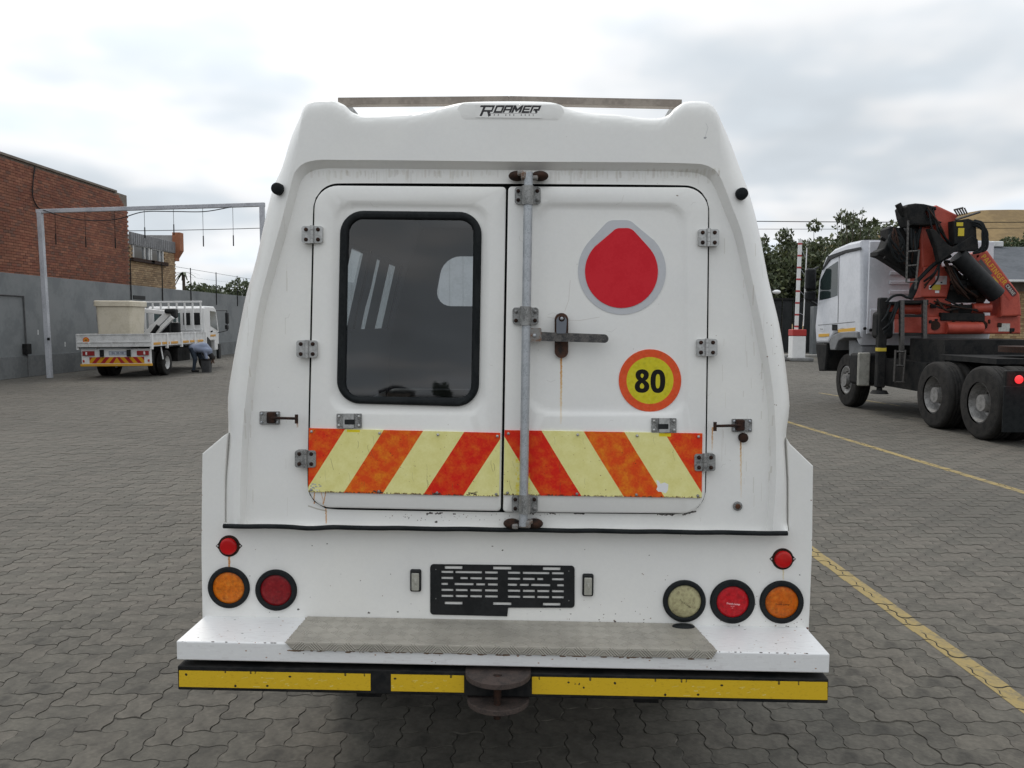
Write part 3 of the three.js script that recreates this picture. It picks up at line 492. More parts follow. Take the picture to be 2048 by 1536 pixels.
// stickers
{
  const drop = (cx, cy, r, tx0, tx1, ty, off, mat, name, label) => {
    const pts = []; for (let i = 0; i <= 40; i++) { const a = (-0.24 + i / 40 * 1.48) * Math.PI; pts.push([cx + r * Math.cos(a), cy + r * Math.sin(a)]); }
    const q = (a, c, b) => { const o = []; for (let i = 1; i <= 6; i++) { const t = i / 7; o.push([a[0] * (1 - t) ** 2 + 2 * t * (1 - t) * c[0] + t * t * b[0], a[1] * (1 - t) ** 2 + 2 * t * (1 - t) * c[1] + t * t * b[1]]); } return o; };
    const e = pts[pts.length - 1], s = pts[0], rr = r * 0.14;
    pts.push(...[[tx0 - rr * 0.6, ty + rr * 0.7], ...q([tx0 - rr * 0.6, ty + rr * 0.7], [tx0, ty], [tx0 + rr, ty]), [tx1 - rr, ty], ...q([tx1 - rr, ty], [tx1, ty], [tx1 + rr * 0.6, ty + rr * 0.7]), [tx1 + rr * 0.6, ty + rr * 0.7]]);
    const w = pts.map((p) => vb(p[0], p[1], off)), g = loft([w.map((p) => V3(p.x, p.y, p.z - 0.004)), w], true, 0.4); const m = mesh(name, g, mat, doorR); m.userData.label = label;
  };
  drop(1244, 541, 88, 1217, 1262, 440, -0.0195, blotch([0.49, 0.50, 0.52], [0.52, 0.53, 0.55], 5, { rough: 0.5 }), 'marker_border', 'silver border of the red marker');
  drop(1243, 543, 73, 1231, 1263, 456, -0.0180, blotch([0.60, 0.020, 0.032], [0.63, 0.026, 0.038], 6, { rough: 0.7, specularIntensity: 0.25 }), 'marker_sticker', 'red drop-shaped reflective marker');
  const c = canvas(512, 512), x = c.getContext('2d'); x.fillStyle = 'rgb(222,84,44)'; x.fillRect(0, 0, 512, 512); x.fillStyle = 'rgb(206,194,42)'; x.beginPath(); x.arc(256, 256, 193, 0, 7); x.fill();
  seed(3); for (let i = 0; i < 900; i++) { x.fillStyle = rnd() > 0.5 ? 'rgba(255,255,255,0.03)' : 'rgba(60,40,0,0.04)'; x.beginPath(); x.arc(rnd(0, 512), rnd(0, 512), rnd(2, 14), 0, 7); x.fill(); }
  x.fillStyle = 'rgb(22,20,18)'; x.font = 'bold 250px sans-serif'; x.textAlign = 'center'; x.textBaseline = 'middle'; x.lineWidth = 7; x.strokeStyle = x.fillStyle; x.save(); x.translate(256, 264); x.scale(0.94, 1.02); x.fillText('80', 0, 0); x.strokeText('80', 0, 0); x.restore();
  const w = []; for (let i = 0; i < 48; i++) { const a = i / 48 * 6.28319; w.push(vb(1300 + 62.5 * Math.cos(a), 761 + 62.5 * Math.sin(a), -0.019)); }
  const g = loft([w.map((p) => V3(p.x, p.y, p.z - 0.004)), w], true, 0.4), ce = vb(1300, 761, -0.019), R = ce.distanceTo(w[0]), p = g.attributes.position, uv = new Float32Array(p.count * 2);
  for (let i = 0; i < p.count; i++) uv.set([0.5 + (p.getX(i) - ce.x) / R / 2, 0.5 + (p.getY(i) - ce.y) / R / 2], i * 2);
  g.setAttribute('uv', new THREE.BufferAttribute(uv, 2)); mesh('speed_sticker', g, new THREE.MeshPhysicalMaterial({ map: ctex(c), roughness: 0.6, specularIntensity: 0.4 }), doorR, true).userData.label = 'round orange and yellow sticker reading 80';
}
// name plate on the roof fascia
{
  const q = [[938, 209], [1106, 211], [1112, 235], [932, 233]], q0 = [[918, 205.5], [1124, 207.5], [1134, 247], [908, 245]], q1 = [[929, 207], [1114, 209], [1122, 240], [922, 238]], at = (qq, r, off) => roundQuad(qq, r).map((p) => vb(p[0], p[1], off));
  const np = vanUV(mesh('name_plinth', loft([at(q0, 14, -0.06), at(q0, 14, -0.0025), at(q1, 12, 0.0003), at(q, 9, 0.0016), at(inset(q, 3), 7, 0.0018)], true, 0.9), M.vanPaint, van, true));
  const c = canvas(1340, 270), x = c.getContext('2d'); x.clearRect(0, 0, 1340, 270);
  // letters traced as slanted strokes
  const pl = (pts, w) => { x.lineWidth = w; x.beginPath(); pts.forEach((p, i) => (i ? x.lineTo(...p) : x.moveTo(...p))); x.stroke(); };
  x.fillStyle = 'rgb(231,230,226)'; x.fillRect(0, 0, 1340, 270); x.strokeStyle = '#1c191b'; x.lineJoin = 'miter'; x.lineCap = 'butt';
  x.setTransform(0.92, 0, -0.40, 1, 102, 12);
  pl([[5, 19], [300, 19], [300, 118], [110, 118]], 40); pl([[104, 36], [104, 228]], 52); pl([[225, 118], [300, 228]], 52);
  const L = (x0, f) => f(x0);
  L(350, (a) => { pl([[a + 20, 19], [a + 168, 19], [a + 168, 141], [a + 20, 141], [a + 20, 2]], 42); });
  L(548, (a) => { pl([[a + 20, 158], [a + 20, 19], [a + 160, 19], [a + 160, 158]], 44); pl([[a + 20, 92], [a + 160, 92]], 34); });
  L(740, (a) => { pl([[a + 20, 158], [a + 20, 14], [a + 100, 110], [a + 182, 14], [a + 182, 158]], 48); });
  L(962, (a) => { pl([[a + 170, 18], [a + 20, 18], [a + 20, 142], [a + 170, 142]], 42); pl([[a + 20, 82], [a + 150, 82]], 32); });
  L(1140, (a) => { pl([[a + 20, 158], [a + 20, 19], [a + 175, 19], [a + 175, 92], [a + 60, 92]], 42); pl([[a + 110, 96], [a + 160, 158]], 42); });
  x.setTransform(1, 0, 0, 1, 0, 0); x.fillStyle = '#8d8587'; x.fillRect(268, 180, 975, 8); x.fillStyle = '#57504f'; x.font = 'bold 50px sans-serif';
  [...'888 888 8005'].forEach((ch, i) => x.fillText(ch, 288 + i * 80 - (i > 3 ? 8 : 0) - (i > 7 ? 8 : 0), 234));
  const w = [[951, 209.5], [1084, 211], [1084, 236.5], [951, 235]].map((p) => vb(p[0], p[1], 0.0024)), g = loft([w.map((p) => V3(p.x, p.y, p.z - 0.0004)), w], true, 0.3), p = g.attributes.position, uv = new Float32Array(p.count * 2);
  for (let i = 0; i < p.count; i++) uv.set([(p.getX(i) - w[0].x) / (w[1].x - w[0].x), (p.getY(i) - w[3].y) / (w[0].y - w[3].y)], i * 2);
  g.setAttribute('uv', new THREE.BufferAttribute(uv, 2)); mesh('name_sticker', g, new THREE.MeshPhysicalMaterial({ map: ctex(c), roughness: 0.42 }), np, true);
}
// roof rack bar
{
  const a = vb(678, 205, -0.2), b = vb(1362, 209, -0.2), rr = sub('roof_rack', van);
  mesh('cross_bar', [beam(a, a.clone().lerp(b, 0.5).add(V3(0, 0.008, 0)), 0.035, 0.024, V3(0, 1, 0), 0.002), beam(a.clone().lerp(b, 0.5).add(V3(0, 0.008, 0)), b, 0.035, 0.024, V3(0, 1, 0), 0.002)], blotch([0.20, 0.17, 0.145], [0.27, 0.235, 0.20], 3, { rough: 0.7 }), rr);
  const da = V3(0, 0.0, -2.2); for (const p of [a, b]) mesh('side_rail', beam(p.clone().add(V3(p === a ? 0.012 : -0.012, 0, -0.02)), p.clone().add(V3(p === a ? 0.012 : -0.012, -0.02, -2.2)), 0.022, 0.022), M.galvDull, rr);
}
// lamps
const lensBump = (() => { const s = 256, d = new Uint8Array(s * s * 4); for (let j = 0; j < s; j++) for (let i = 0; i < s; i++) { const v = 127 + 60 * Math.sin(i / s * Math.PI * 2 * 26) * Math.sin(j / s * Math.PI * 2 * 26) + 40 * Math.sin(Math.hypot(i - 128, j - 128) * 0.5); d.set([v, v, v, 255], (j * s + i) * 4); } const t = new THREE.DataTexture(d, s, s); t.magFilter = THREE.LinearFilter; t.needsUpdate = true; return t; })();
function lensMat(c, text, tcol, tilt, sd) {
  const W = 256, cv = canvas(W, W), x = cv.getContext('2d'); seed(sd); x.fillStyle = c; x.fillRect(0, 0, W, W);
  for (let i = 0; i < 420; i++) { x.fillStyle = rnd() > 0.5 ? 'rgba(255,240,200,0.035)' : 'rgba(20,0,0,0.06)'; x.beginPath(); x.arc(rnd(0, W), rnd(0, W), rnd(2, 15), 0, 7); x.fill(); }
  if (text) { x.translate(W / 2, W / 2 + 18); x.rotate(tilt); x.fillStyle = tcol; x.textAlign = 'center'; x.font = 'italic bold 19px sans-serif'; x.fillText(text, 0, 0); if (tcol[1] === 'e') { x.font = '11px sans-serif'; x.fillText('E4 021', 0, 17); x.fillText('S1', 0, 32); } }
  return new THREE.MeshPhysicalMaterial({ map: ctex(cv), roughness: 0.35, specularIntensity: 0.6, bumpMap: lensBump, bumpScale: 0.0006 });
}
function tailLamp(px, py, r, rl, mat, label) {
  const l = sub('tail_lamp', van); l.userData.label = label; const c = vp(px, py, 0.0), k = vp(px + 1, py, 0).distanceTo(c), R = r * k, q = rl * k; l.position.copy(c);
  const ring = new THREE.LatheGeometry([[R, 0], [R, 0.006], [R * 0.985, 0.011], [R * 0.94, 0.0145], [q * 1.08, 0.0145], [q * 1.02, 0.012], [q, 0.006], [q, 0]].map((p) => new THREE.Vector2(...p)), 48).rotateX(Math.PI / 2);
  mesh('rubber_ring', ring, M.rubber, l);
  const g = new THREE.LatheGeometry([[0, 0.014], [q * 0.5, 0.0133], [q * 0.85, 0.011], [q, 0.008], [q * 1.01, 0.004]].map((p) => new THREE.Vector2(...p)), 40).rotateX(Math.PI / 2), p = g.attributes.position, uv = g.attributes.uv;
  for (let i = 0; i < p.count; i++) uv.setXY(i, 0.5 + p.getX(i) / q / 2.04, 0.5 + p.getY(i) / q / 2.04);
  mesh('lens', g, mat, l, true);
}
tailLamp(459, 1174, 41.5, 31.5, lensMat('rgb(206,106,12)', '', '', 0, 1), 'amber round lamp beside the dark red one');
tailLamp(553.5, 1179, 41.5, 31, lensMat('rgb(126,10,20)', '', '', 0, 2), 'dark red round lamp');
tailLamp(1368, 1201, 43, 33, lensMat('rgb(172,166,128)', 'Truck-Lamp', '#55523a', 0.6, 3), 'clear round lamp');
tailLamp(1464, 1202, 45, 32, lensMat('rgb(186,12,26)', 'Truck-Lamp', '#e8c8c8', 0.08, 4), 'bright red round lamp');
tailLamp(1562, 1203, 44, 33, lensMat('rgb(196,92,6)', 'Truck-Lamp', '#3a1c00', 0, 5), 'amber round lamp with printed lens');
for (const [px, py] of [[458, 1092], [1565.5, 1118]]) {
  const l = sub('marker_lamp', van), s = []; for (let i = 0; i < 40; i++) { const a = i / 40 * 6.28319, c = Math.cos(a), n = Math.sin(a), r = 21.5; s.push([px + Math.sign(c) * Math.max(Math.abs(c) * r, (Math.abs(c) > 0.55 ? 26.5 - Math.abs(n) * 21 : 0)), py + n * r]); }
  const w = s.map((p) => vp(p[0], p[1], 0.004)); mesh('base', loft([w.map((p) => V3(p.x, p.y, p.z - 0.006)), w], true, 0.4), M.rustDark, l);
  disc('lens', px, py, 0.0265, 0.014, lensMat('rgb(200,16,20)', '', '', 0, 6), 0.003, vp, l);
  for (const d of [-22.5, 22.5]) bolt(px + d, py, 0.003, 0.004, M.alu, l, vp, 0.002);
}
for (const [px, py] of [[832, 1159.5], [1175.5, 1168.5]]) {
  const l = sub('plate_lamp', van), c = vp(px, py, 0); mesh('housing', rbox(0.035, 0.071, 0.02, c.x, c.y, c.z + 0.004, 0.006), M.black, l);
  mesh('lens', [rbox(0.024, 0.056, 0.012, c.x, c.y - 0.002, c.z + 0.0125, 0.003), new THREE.ConeGeometry(0.014, 0.008, 4).rotateX(Math.PI / 2).rotateZ(0.785).scale(0.8, 1.8, 1).translate(c.x, c.y, c.z + 0.0195)], blotch([0.30, 0.30, 0.26], [0.40, 0.39, 0.34], 20, { rough: 0.25, clearcoat: 0.6 }), l);
}
// number plate holder with its slots
{
  const P = (x, y) => { const v = vp(845 + x * 0.17578, 1110 + y * 0.17578, 0); return [v.x, v.y]; };
  const out = [];
  const arc = (cx, cy, r, a0, a1) => { for (let i = 0; i <= 5; i++) { const a = (a0 + (a1 - a0) * i / 5) * Math.PI / 180; out.push(P(cx + r * Math.cos(a), cy + r * Math.sin(a))); } };
  arc(130, 138, 40, 180, 270); arc(1690, 156, 40, 270, 360); arc(1690, 553, 40, 0, 90); out.push(P(975, 592), P(965, 690)); arc(130, 630, 40, 90, 180);
  const holes = [], slot = (x0, x1, y, h) => { const dy = (x) => (x - 900) * 0.012; holes.push([P(x0, y + dy(x0)), P(x1, y + dy(x1)), P(x1, y + h + dy(x1)), P(x0, y + h + dy(x0))]); };
  const rows = [[[220, 350], [380, 675], [715, 855], [975, 1110], [1145, 1440], [1475, 1605]], [[220, 350], [435, 515], [548, 675], [715, 855], [975, 1110], [1145, 1275], [1308, 1370], [1475, 1605]], [[220, 290], [370, 580], [615, 710], [748, 855], [975, 1075], [1110, 1208], [1240, 1450], [1535, 1605]], [[220, 350], [382, 512], [548, 675], [715, 855], [975, 1110], [1145, 1275], [1308, 1440], [1475, 1605]], [[220, 350], [382, 512], [548, 675], [715, 855], [975, 1110], [1145, 1275], [1308, 1440], [1475, 1605]]];
  rows.forEach((r, i) => r.forEach(([a, b]) => slot(a - 2, b + 2, 181 + i * 68, 25)));
  for (const [a, b] of [[255, 455], [805, 1010], [1370, 1568]]) { slot(a, b, 126, 32); slot(a, b, 531, 30); }
  const h = mesh('plate_holder', extrude(out.reverse(), 0.0026, 0.0006, holes, 1).translate(0, 0, PANEL + 0.004), M.black, van);
  for (const [x, y] of [[152, 165], [152, 497], [1665, 183], [1665, 520]]) bolt(845 + x * 0.17578, 1110 + y * 0.17578, 0.0018, 0.0074, M.galvDull, h, vp, 0.001);
  for (const [x, y] of [[410, 252], [335, 322], [1395, 268], [1480, 338]]) bolt(845 + x * 0.17578, 1110 + y * 0.17578, 0.005, 0.0, x % 2 ? M.rust : M.rustDark, h, vp, 0.004);
  mesh('backing_clip', [870, 905, 940].map((x) => { const a = vp(845 + x * 0.17578, 1140, 0.005), b = vp(845 + x * 0.17578, 1196, 0.005); return beam(a, b, 0.003, 0.004, V3(1, 0, 0)); }), M.black, h);
}
// step bumper
const chipTex = (() => { const c = canvas(1024, 1024), x = c.getContext('2d'); x.fillStyle = 'rgb(226,226,225)'; x.fillRect(0, 0, 1024, 1024); seed(61); for (let i = 0; i < 2600; i++) { x.fillStyle = rnd() > 0.5 ? 'rgba(255,255,255,0.10)' : 'rgba(120,110,95,0.06)'; x.fillRect(rnd(0, 1024), rnd(0, 1024), rnd(2, 40), rnd(1, 8)); } for (let i = 0; i < 260; i++) { x.fillStyle = rnd() > 0.45 ? 'rgba(62,54,48,0.9)' : 'rgba(140,92,62,0.8)'; const r = rnd(0.8, 2.6) * (rnd() > 0.93 ? 2 : 1), a = rnd(0, 1024), b = rnd(0, 1024); x.beginPath(); x.ellipse(a, b, r * rnd(0.8, 2), r * rnd(0.5, 1), 0, 0, 7); x.fill(); } const t = ctex(c); t.wrapS = t.wrapT = THREE.RepeatWrapping; t.repeat.set(1.25, 1.25); return t; })();
{
  const chipped = new THREE.MeshPhysicalMaterial({ map: chipTex, roughness: 0.45, clearcoat: 0.1, bumpMap: bumpFine, bumpScale: 0.0005 });
  const tl = vz(352, 1279), tr = vz(1660, 1311), bl = vz(357, 1320), w = tr.x - tl.x, yt = (tl.y + tr.y) / 2, hgt = 0.058, cx = (tl.x + tr.x) / 2;
  const bm = sub('step_bumper', van);
  mesh('bumper_skin', rbox(w, hgt, 0.214, cx, yt - hgt / 2, -0.107, 0.005, 3), chipped, bm);
  seed(9); const rim = []; for (let i = 0; i < 60; i++) { const x = cx + rnd(-0.5, 0.5) * w * 0.98; rim.push(new THREE.SphereGeometry(1, 6, 4).scale(rnd(0.002, 0.006), 0.0012, 0.0015).translate(x, yt - 0.0008, -0.0018)); }
  mesh('paint_chip', rim, M.rustDark, bm);
  // aluminium chequer plate bent over the edge
  const chk = (() => { const s = 512, d = new Uint8Array(s * s * 4); seed(4); for (let j = 0; j < s; j++) for (let i = 0; i < s; i++) { const cx2 = Math.floor(i / 64), cy2 = Math.floor(j / 64), u = i % 64 - 32, v = j % 64 - 32, sg = (cx2 + cy2) % 2 ? 1 : -1, a = (u + sg * v) * 0.7071, b = (u - sg * v) * 0.7071; const bar = [-16, -8, 0, 8, 16].some((k) => Math.abs(b - k) < 2.1 && Math.abs(a) < 24); const q = bar ? 225 : 60; d.set([q, q, q, 255], (j * s + i) * 4); } const t = new THREE.DataTexture(d, s, s); t.wrapS = t.wrapT = THREE.RepeatWrapping; t.magFilter = THREE.LinearFilter; t.repeat.set(2.6, 2.6); t.needsUpdate = true; return t; })();
  const treadMat = blotch([0.30, 0.285, 0.25], [0.37, 0.355, 0.32], 3, { rough: 0.5, metal: 0.2 }); treadMat.bumpMap = chk; treadMat.bumpScale = 0.006; { const ct = dtex(512, (i) => { const b = chk.image.data[i * 4] > 128, n = NC[((i >> 10) & 255) * 256 + ((i >> 1) & 255)], v = (b ? 0.46 : 0.34) + 0.16 * (n - 0.5); return [toS(v * 1.07), toS(v), toS(v * 0.86)]; }, true, 2.6); treadMat.map = ct; }
  const h0 = yt + 0.003, q = (px, py) => { const d = rayDir(px, py).transformDirection(vanInv), t = (h0 - vo.y) / d.y; return [vo.x + t * d.x, vo.z + t * d.z]; };
  const a = q(605, 1248), b = q(1392, 1263), c = q(1432, 1301), d = q(574, 1283), zf = 0.006, ring = [[a[0], -0.204], [b[0], -0.204], [c[0], zf - 0.002], [d[0], zf - 0.002]];
  const top = new THREE.Shape(ring.map((p) => new THREE.Vector2(p[0], -p[1]))), tg = new THREE.ExtrudeGeometry(top, { depth: 0.004, bevelEnabled: true, bevelSize: 0.001, bevelThickness: 0.001, bevelSegments: 1 }).rotateX(-Math.PI / 2).translate(0, yt + 0.001, 0);
  const lip = extrude([[d[0], 0], [c[0], 0], [c[0] - 0.012, -0.021], [d[0] + 0.02, -0.021]], 0.004, 0.001).translate(0, yt + 0.003, 0.002);
  mesh('tread_plate', [tg, lip], treadMat, bm);
  seed(19); const edge = []; for (let i = 0; i < 150; i++) { const t = rnd(), k = Math.floor(rnd(0, 3)), e = k === 0 ? [lerp(a[0], b[0], t), -0.205] : k === 1 ? [lerp(a[0], d[0], t) - 0.002, lerp(-0.2, 0, t)] : [lerp(b[0], c[0], t) + 0.002, lerp(-0.2, 0, t)]; edge.push(new THREE.SphereGeometry(1, 6, 4).scale(rnd(0.003, k ? 0.005 : 0.012), 0.0012, rnd(0.002, 0.005)).translate(e[0], yt + 0.0006, e[1])); } for (let i = 0; i < 70; i++) edge.push(new THREE.SphereGeometry(1, 6, 4).scale(rnd(0.003, 0.012), rnd(0.001, 0.003), 0.0008).translate(lerp(d[0], c[0], rnd()), yt - 0.0205 + rnd(-0.003, 0.001), 0.0004));
  mesh('rust_line', edge, blotch([0.14, 0.085, 0.05], [0.24, 0.16, 0.10], 20, { rough: 0.9 }), bm);
  const dark = onVan(1365, 1267, -0.19); mesh('rubber_drain', new THREE.SphereGeometry(1, 14, 8).scale(0.036, 0.008, 0.02).translate(dark.x, yt + 0.006, -0.178), M.rubber, bm);
  // under-run bar with yellow tape
  const ub = sub('underrun_bar', van), y0 = vz(356, 1335).y, y1 = vz(356, 1380).y, ya = (vz(356, 1335).y + vz(1657, 1356).y) / 2, yb = (vz(356, 1380).y + vz(1657, 1408).y) / 2;
  const uw = vz(1657, 1390).x - vz(355, 1360).x, ux = (vz(1657, 1390).x + vz(355, 1360).x) / 2, zc = -0.05;
  mesh('bar', [rbox(uw, ya - yb, 0.05, ux, (ya + yb) / 2, -0.026, 0.004), box(uw * 0.92, 0.02, 0.12, ux, ya + 0.004, -0.12)], M.chassis, ub);
  const tape = (() => { const cv = canvas(1024, 64), x = cv.getContext('2d'); x.fillStyle = 'rgb(216,178,28)'; x.fillRect(0, 0, 1024, 64); seed(8); for (let i = 0; i < 700; i++) { x.fillStyle = rnd() > 0.5 ? 'rgba(230,190,60,0.12)' : 'rgba(120,80,0,0.10)'; x.fillRect(rnd(0, 1024), rnd(0, 64), rnd(2, 12), rnd(1, 5)); } for (let i = 0; i < 14; i++) { x.fillStyle = 'rgb(28,24,20)'; x.beginPath(); x.ellipse(rnd(0, 1024), rnd() > 0.5 ? rnd(0, 3) : rnd(0, 64), rnd(2, 6), rnd(1, 5), rnd(0, 3), 0, 7); x.fill(); } for (let i = 0; i < 22; i++) { x.strokeStyle = 'rgba(226,220,180,0.65)'; x.lineWidth = rnd(1, 3.5); const a = rnd(520, 1024), b = rnd(8, 58); x.beginPath(); x.moveTo(a, b); x.lineTo(a + rnd(6, 34), b + rnd(-7, 7)); x.stroke(); } return ctex(cv); })();
  const tm = new THREE.MeshPhysicalMaterial({ map: tape, roughness: 0.5, clearcoat: 0.15 });
  for (const [xa, xb, la] of [[358, 741, 'l'], [782, 928, 'm'], [1064, 1655, 'r']]) {
    const t = (x) => (x - 355) / 1300, ty = (x) => 1341 + t(x) * 23.5, by = (x) => 1373.5 + t(x) * 26.5, off = 0.0005;
    const w = [[xa, ty(xa)], [xb, ty(xb)], [xb, by(xb)], [xa, by(xa)]].map((p) => vz(p[0], p[1], off)), g = loft([w.map((p) => V3(p.x, p.y, p.z - 0.002)), w], true, 0.3), p = g.attributes.position, uv = new Float32Array(p.count * 2);
    for (let i = 0; i < p.count; i++) uv.set([(p.getX(i) - w[0].x) / 0.75 + xa * 0.001, (p.getY(i) - w[3].y) / 0.047], i * 2);
    tm.map.wrapS = THREE.RepeatWrapping; g.setAttribute('uv', new THREE.BufferAttribute(uv, 2)); mesh('yellow_tape', g, tm, ub, true);
  }
  const hitchMat = blotch([0.035, 0.027, 0.024], [0.07, 0.05, 0.042], 9, { rough: 0.85, bump: 0.001 }), ht = sub('tow_hitch', van), hx = vz(996, 1360).x, jaw = (y, r, z, hole) => { const s = []; for (let i = 0; i <= 20; i++) { const a = Math.PI + i / 20 * Math.PI; s.push([Math.cos(a) * r, Math.sin(a) * r]); } s.push([r, 0.12], [-r, 0.12]); const hl = []; for (let i = 0; i < 12; i++) hl.push([Math.cos(-i / 12 * 6.28) * 0.014, Math.sin(-i / 12 * 6.28) * 0.012 - 0.03]); return extrude(s, 0.012, 0.002, [hl]).rotateX(-Math.PI / 2).translate(hx, y, z); };
  mesh('upper_jaw', jaw(ya - 0.010, 0.096, -0.006), hitchMat, ht); mesh('lower_jaw', jaw(yb - 0.022, 0.092, -0.02), hitchMat, ht);
  mesh('hitch_block', [rbox(0.16, 0.1, 0.08, hx, (ya + yb) / 2 - 0.02, -0.1, 0.01), rod(V3(hx, yb - 0.05, 0.03), V3(hx, ya, 0.03), 0.011)], M.rustDark, ht);
}

// ---------- boundary wall and buildings on the left ----------
const WX = -14.2;
const plaster = blotch([0.155, 0.166, 0.170], [0.20, 0.21, 0.213], 0.35, { rough: 0.9, bump: 0.003, mix: 0.25 });
{
  const w = thing('boundary_wall', 'tall grey plastered yard wall with a darker plinth and fence rods', 'wall', [WX, 0, -30]);
  const H = 2.98;
  mesh('wall_face', rbox(0.25, H, 76, -0.125, H / 2, 0, 0.01), plaster, w);
  mesh('plinth', rbox(0.05, 0.62, 76, 0.02, 0.31, 0, 0.006), blotch([0.115, 0.122, 0.124], [0.155, 0.162, 0.164], 0.4, { rough: 0.95, bump: 0.003 }), w);
  const q = [onX(0, 589, WX), onX(45, 592, WX), onX(55, 720, WX)];
  const pipe = [V3(0.03, q[0].y, q[0].z + 4 + 30), V3(0.03, q[0].y, q[0].z + 30), V3(0.03, q[1].y - 0.0, q[1].z + 30), V3(0.03, q[1].y - 0.1, q[1].z + 30 - 0.03), V3(0.04, 0.02, q[1].z + 30 - 0.05)];
  mesh('conduit', [rod(pipe[0], pipe[2], 0.022), rod(pipe[2], pipe[4], 0.022)], blotch([0.06, 0.062, 0.065], [0.10, 0.10, 0.10], 2, { rough: 0.7 }), w);
  mesh('junction_box', rbox(0.14, 0.3, 0.24, 0.07, 0.82, q[1].z + 30, 0.015), M.chassis, w);
  mesh('pale_mark', [[76, 662], [76, 667], [130, 686], [130, 691]].map(([x, y]) => { const p = onX(x, y, WX); return rbox(0.006, 0.07, 0.05, 0.001, p.y, p.z + 30, 0.002); }), M.whiteDull, w);
  const vent = onX(278, 595, WX); mesh('vent', rbox(0.05, 0.14, 1.0, 0.0, vent.y, vent.z + 30, 0.01), M.black, w);
  let prev = null;
  for (const x of [262, 325, 382, 433, 475, 512, 545]) { const p = onX(x, 597 - (512 - x) * 0.09, WX + 0.03); const zz = p.z + 30, f = sub('fence_rod', w); mesh('upright', rod(V3(0.03, H - 0.55, zz), V3(0.03, H + 1.0, zz), 0.022, 8), M.chassis, f); if (prev !== null) for (const hh of [0.25, 0.6, 0.95]) mesh('wire', rod(V3(0.03, H + hh, prev), V3(0.03, H + hh, zz), hh > 0.9 ? 0.008 : 0.003, 5), M.chassis, f); prev = zz; }
}
function brickWork(parent, name, x, z0, z1, y0, y1, cols, mat, keep) {   // bricks on the face of a wall that runs along z
  const bl = 0.22, bh = 0.075, j = 0.011, L = []; seed(Math.round(z0 * 7));
  const rows = Math.floor((y1 - y0) / (bh + j));
  for (let r = 0; r < rows; r++) { const off = r % 2 ? (bl + j) / 2 : 0; for (let z = z0 + off; z > z1 + bl; z -= bl + j) { const zc = z - bl / 2, yc = y0 + r * (bh + j) + bh / 2; if (!keep || keep(zc, yc)) L.push([zc, yc]); } }
  const im = new THREE.InstancedMesh(box(0.05, bh, bl), mat, L.length), m = new THREE.Matrix4(), c = new THREE.Color();
  L.forEach(([z, y], i) => { im.setMatrixAt(i, m.makeTranslation(x + rnd(-0.004, 0.004), y, z)); const k = cols[Math.floor(rnd(0, cols.length))], t = 1 + 0.5 * fbm3(z * 0.5, y * 0.8, 4, 3) + rnd(-0.12, 0.12); im.setColorAt(i, c.setRGB(k[0] * t, k[1] * t, k[2] * t)); });
  im.name = name; im.userData.kind = 'stuff'; im.castShadow = im.receiveShadow = true; parent.add(im);
}
const brickMat = new THREE.MeshPhysicalMaterial({ color: 0xffffff, roughness: 0.92, bumpMap: bumpFine, bumpScale: 0.002 });
const mortar = blotch([0.14, 0.115, 0.095], [0.20, 0.17, 0.14], 1, { rough: 0.95, bump: 0.004 });
const BX = WX - 0.6;
{
  const top = onX(100, 340, BX), e = onX(258, 480, BX).z, s = onX(250, 387, BX).z, near = -8, H = top.y;
  const b = thing('brick_building', 'weathered red face-brick building with stepped corner behind the grey wall', 'building', [BX, 0, 0]);
  mesh('wall', [box(8, H, near - e, -4.04, H / 2, (near + e) / 2)], mortar, b);
  brickWork(b, 'brick_face', 0, near, e, 2.4, H - 0.02, [[0.21, 0.078, 0.046], [0.19, 0.068, 0.041], [0.225, 0.09, 0.052], [0.17, 0.066, 0.043], [0.24, 0.10, 0.06], [0.20, 0.08, 0.048], [0.15, 0.072, 0.05]], brickMat, (z, y) => !(y > H - 0.55 && z < e + 0.2 + (y - H + 0.55) * 1.2));
  mesh('coping', [box(8.1, 0.07, near - e - 0.9, -4.02, H + 0.02, (near + e + 0.9) / 2)], mortar, b);
  const cb = [[70, 333], [66, 365], [66, 395], [74, 412], [84, 421]].map((p) => { const v = onX(p[0], p[1], BX + 0.06); return V3(0.06, v.y, v.z); });
  mesh('hanging_cable', tube(cb, 0.018, 24, 6), M.black, b);
}
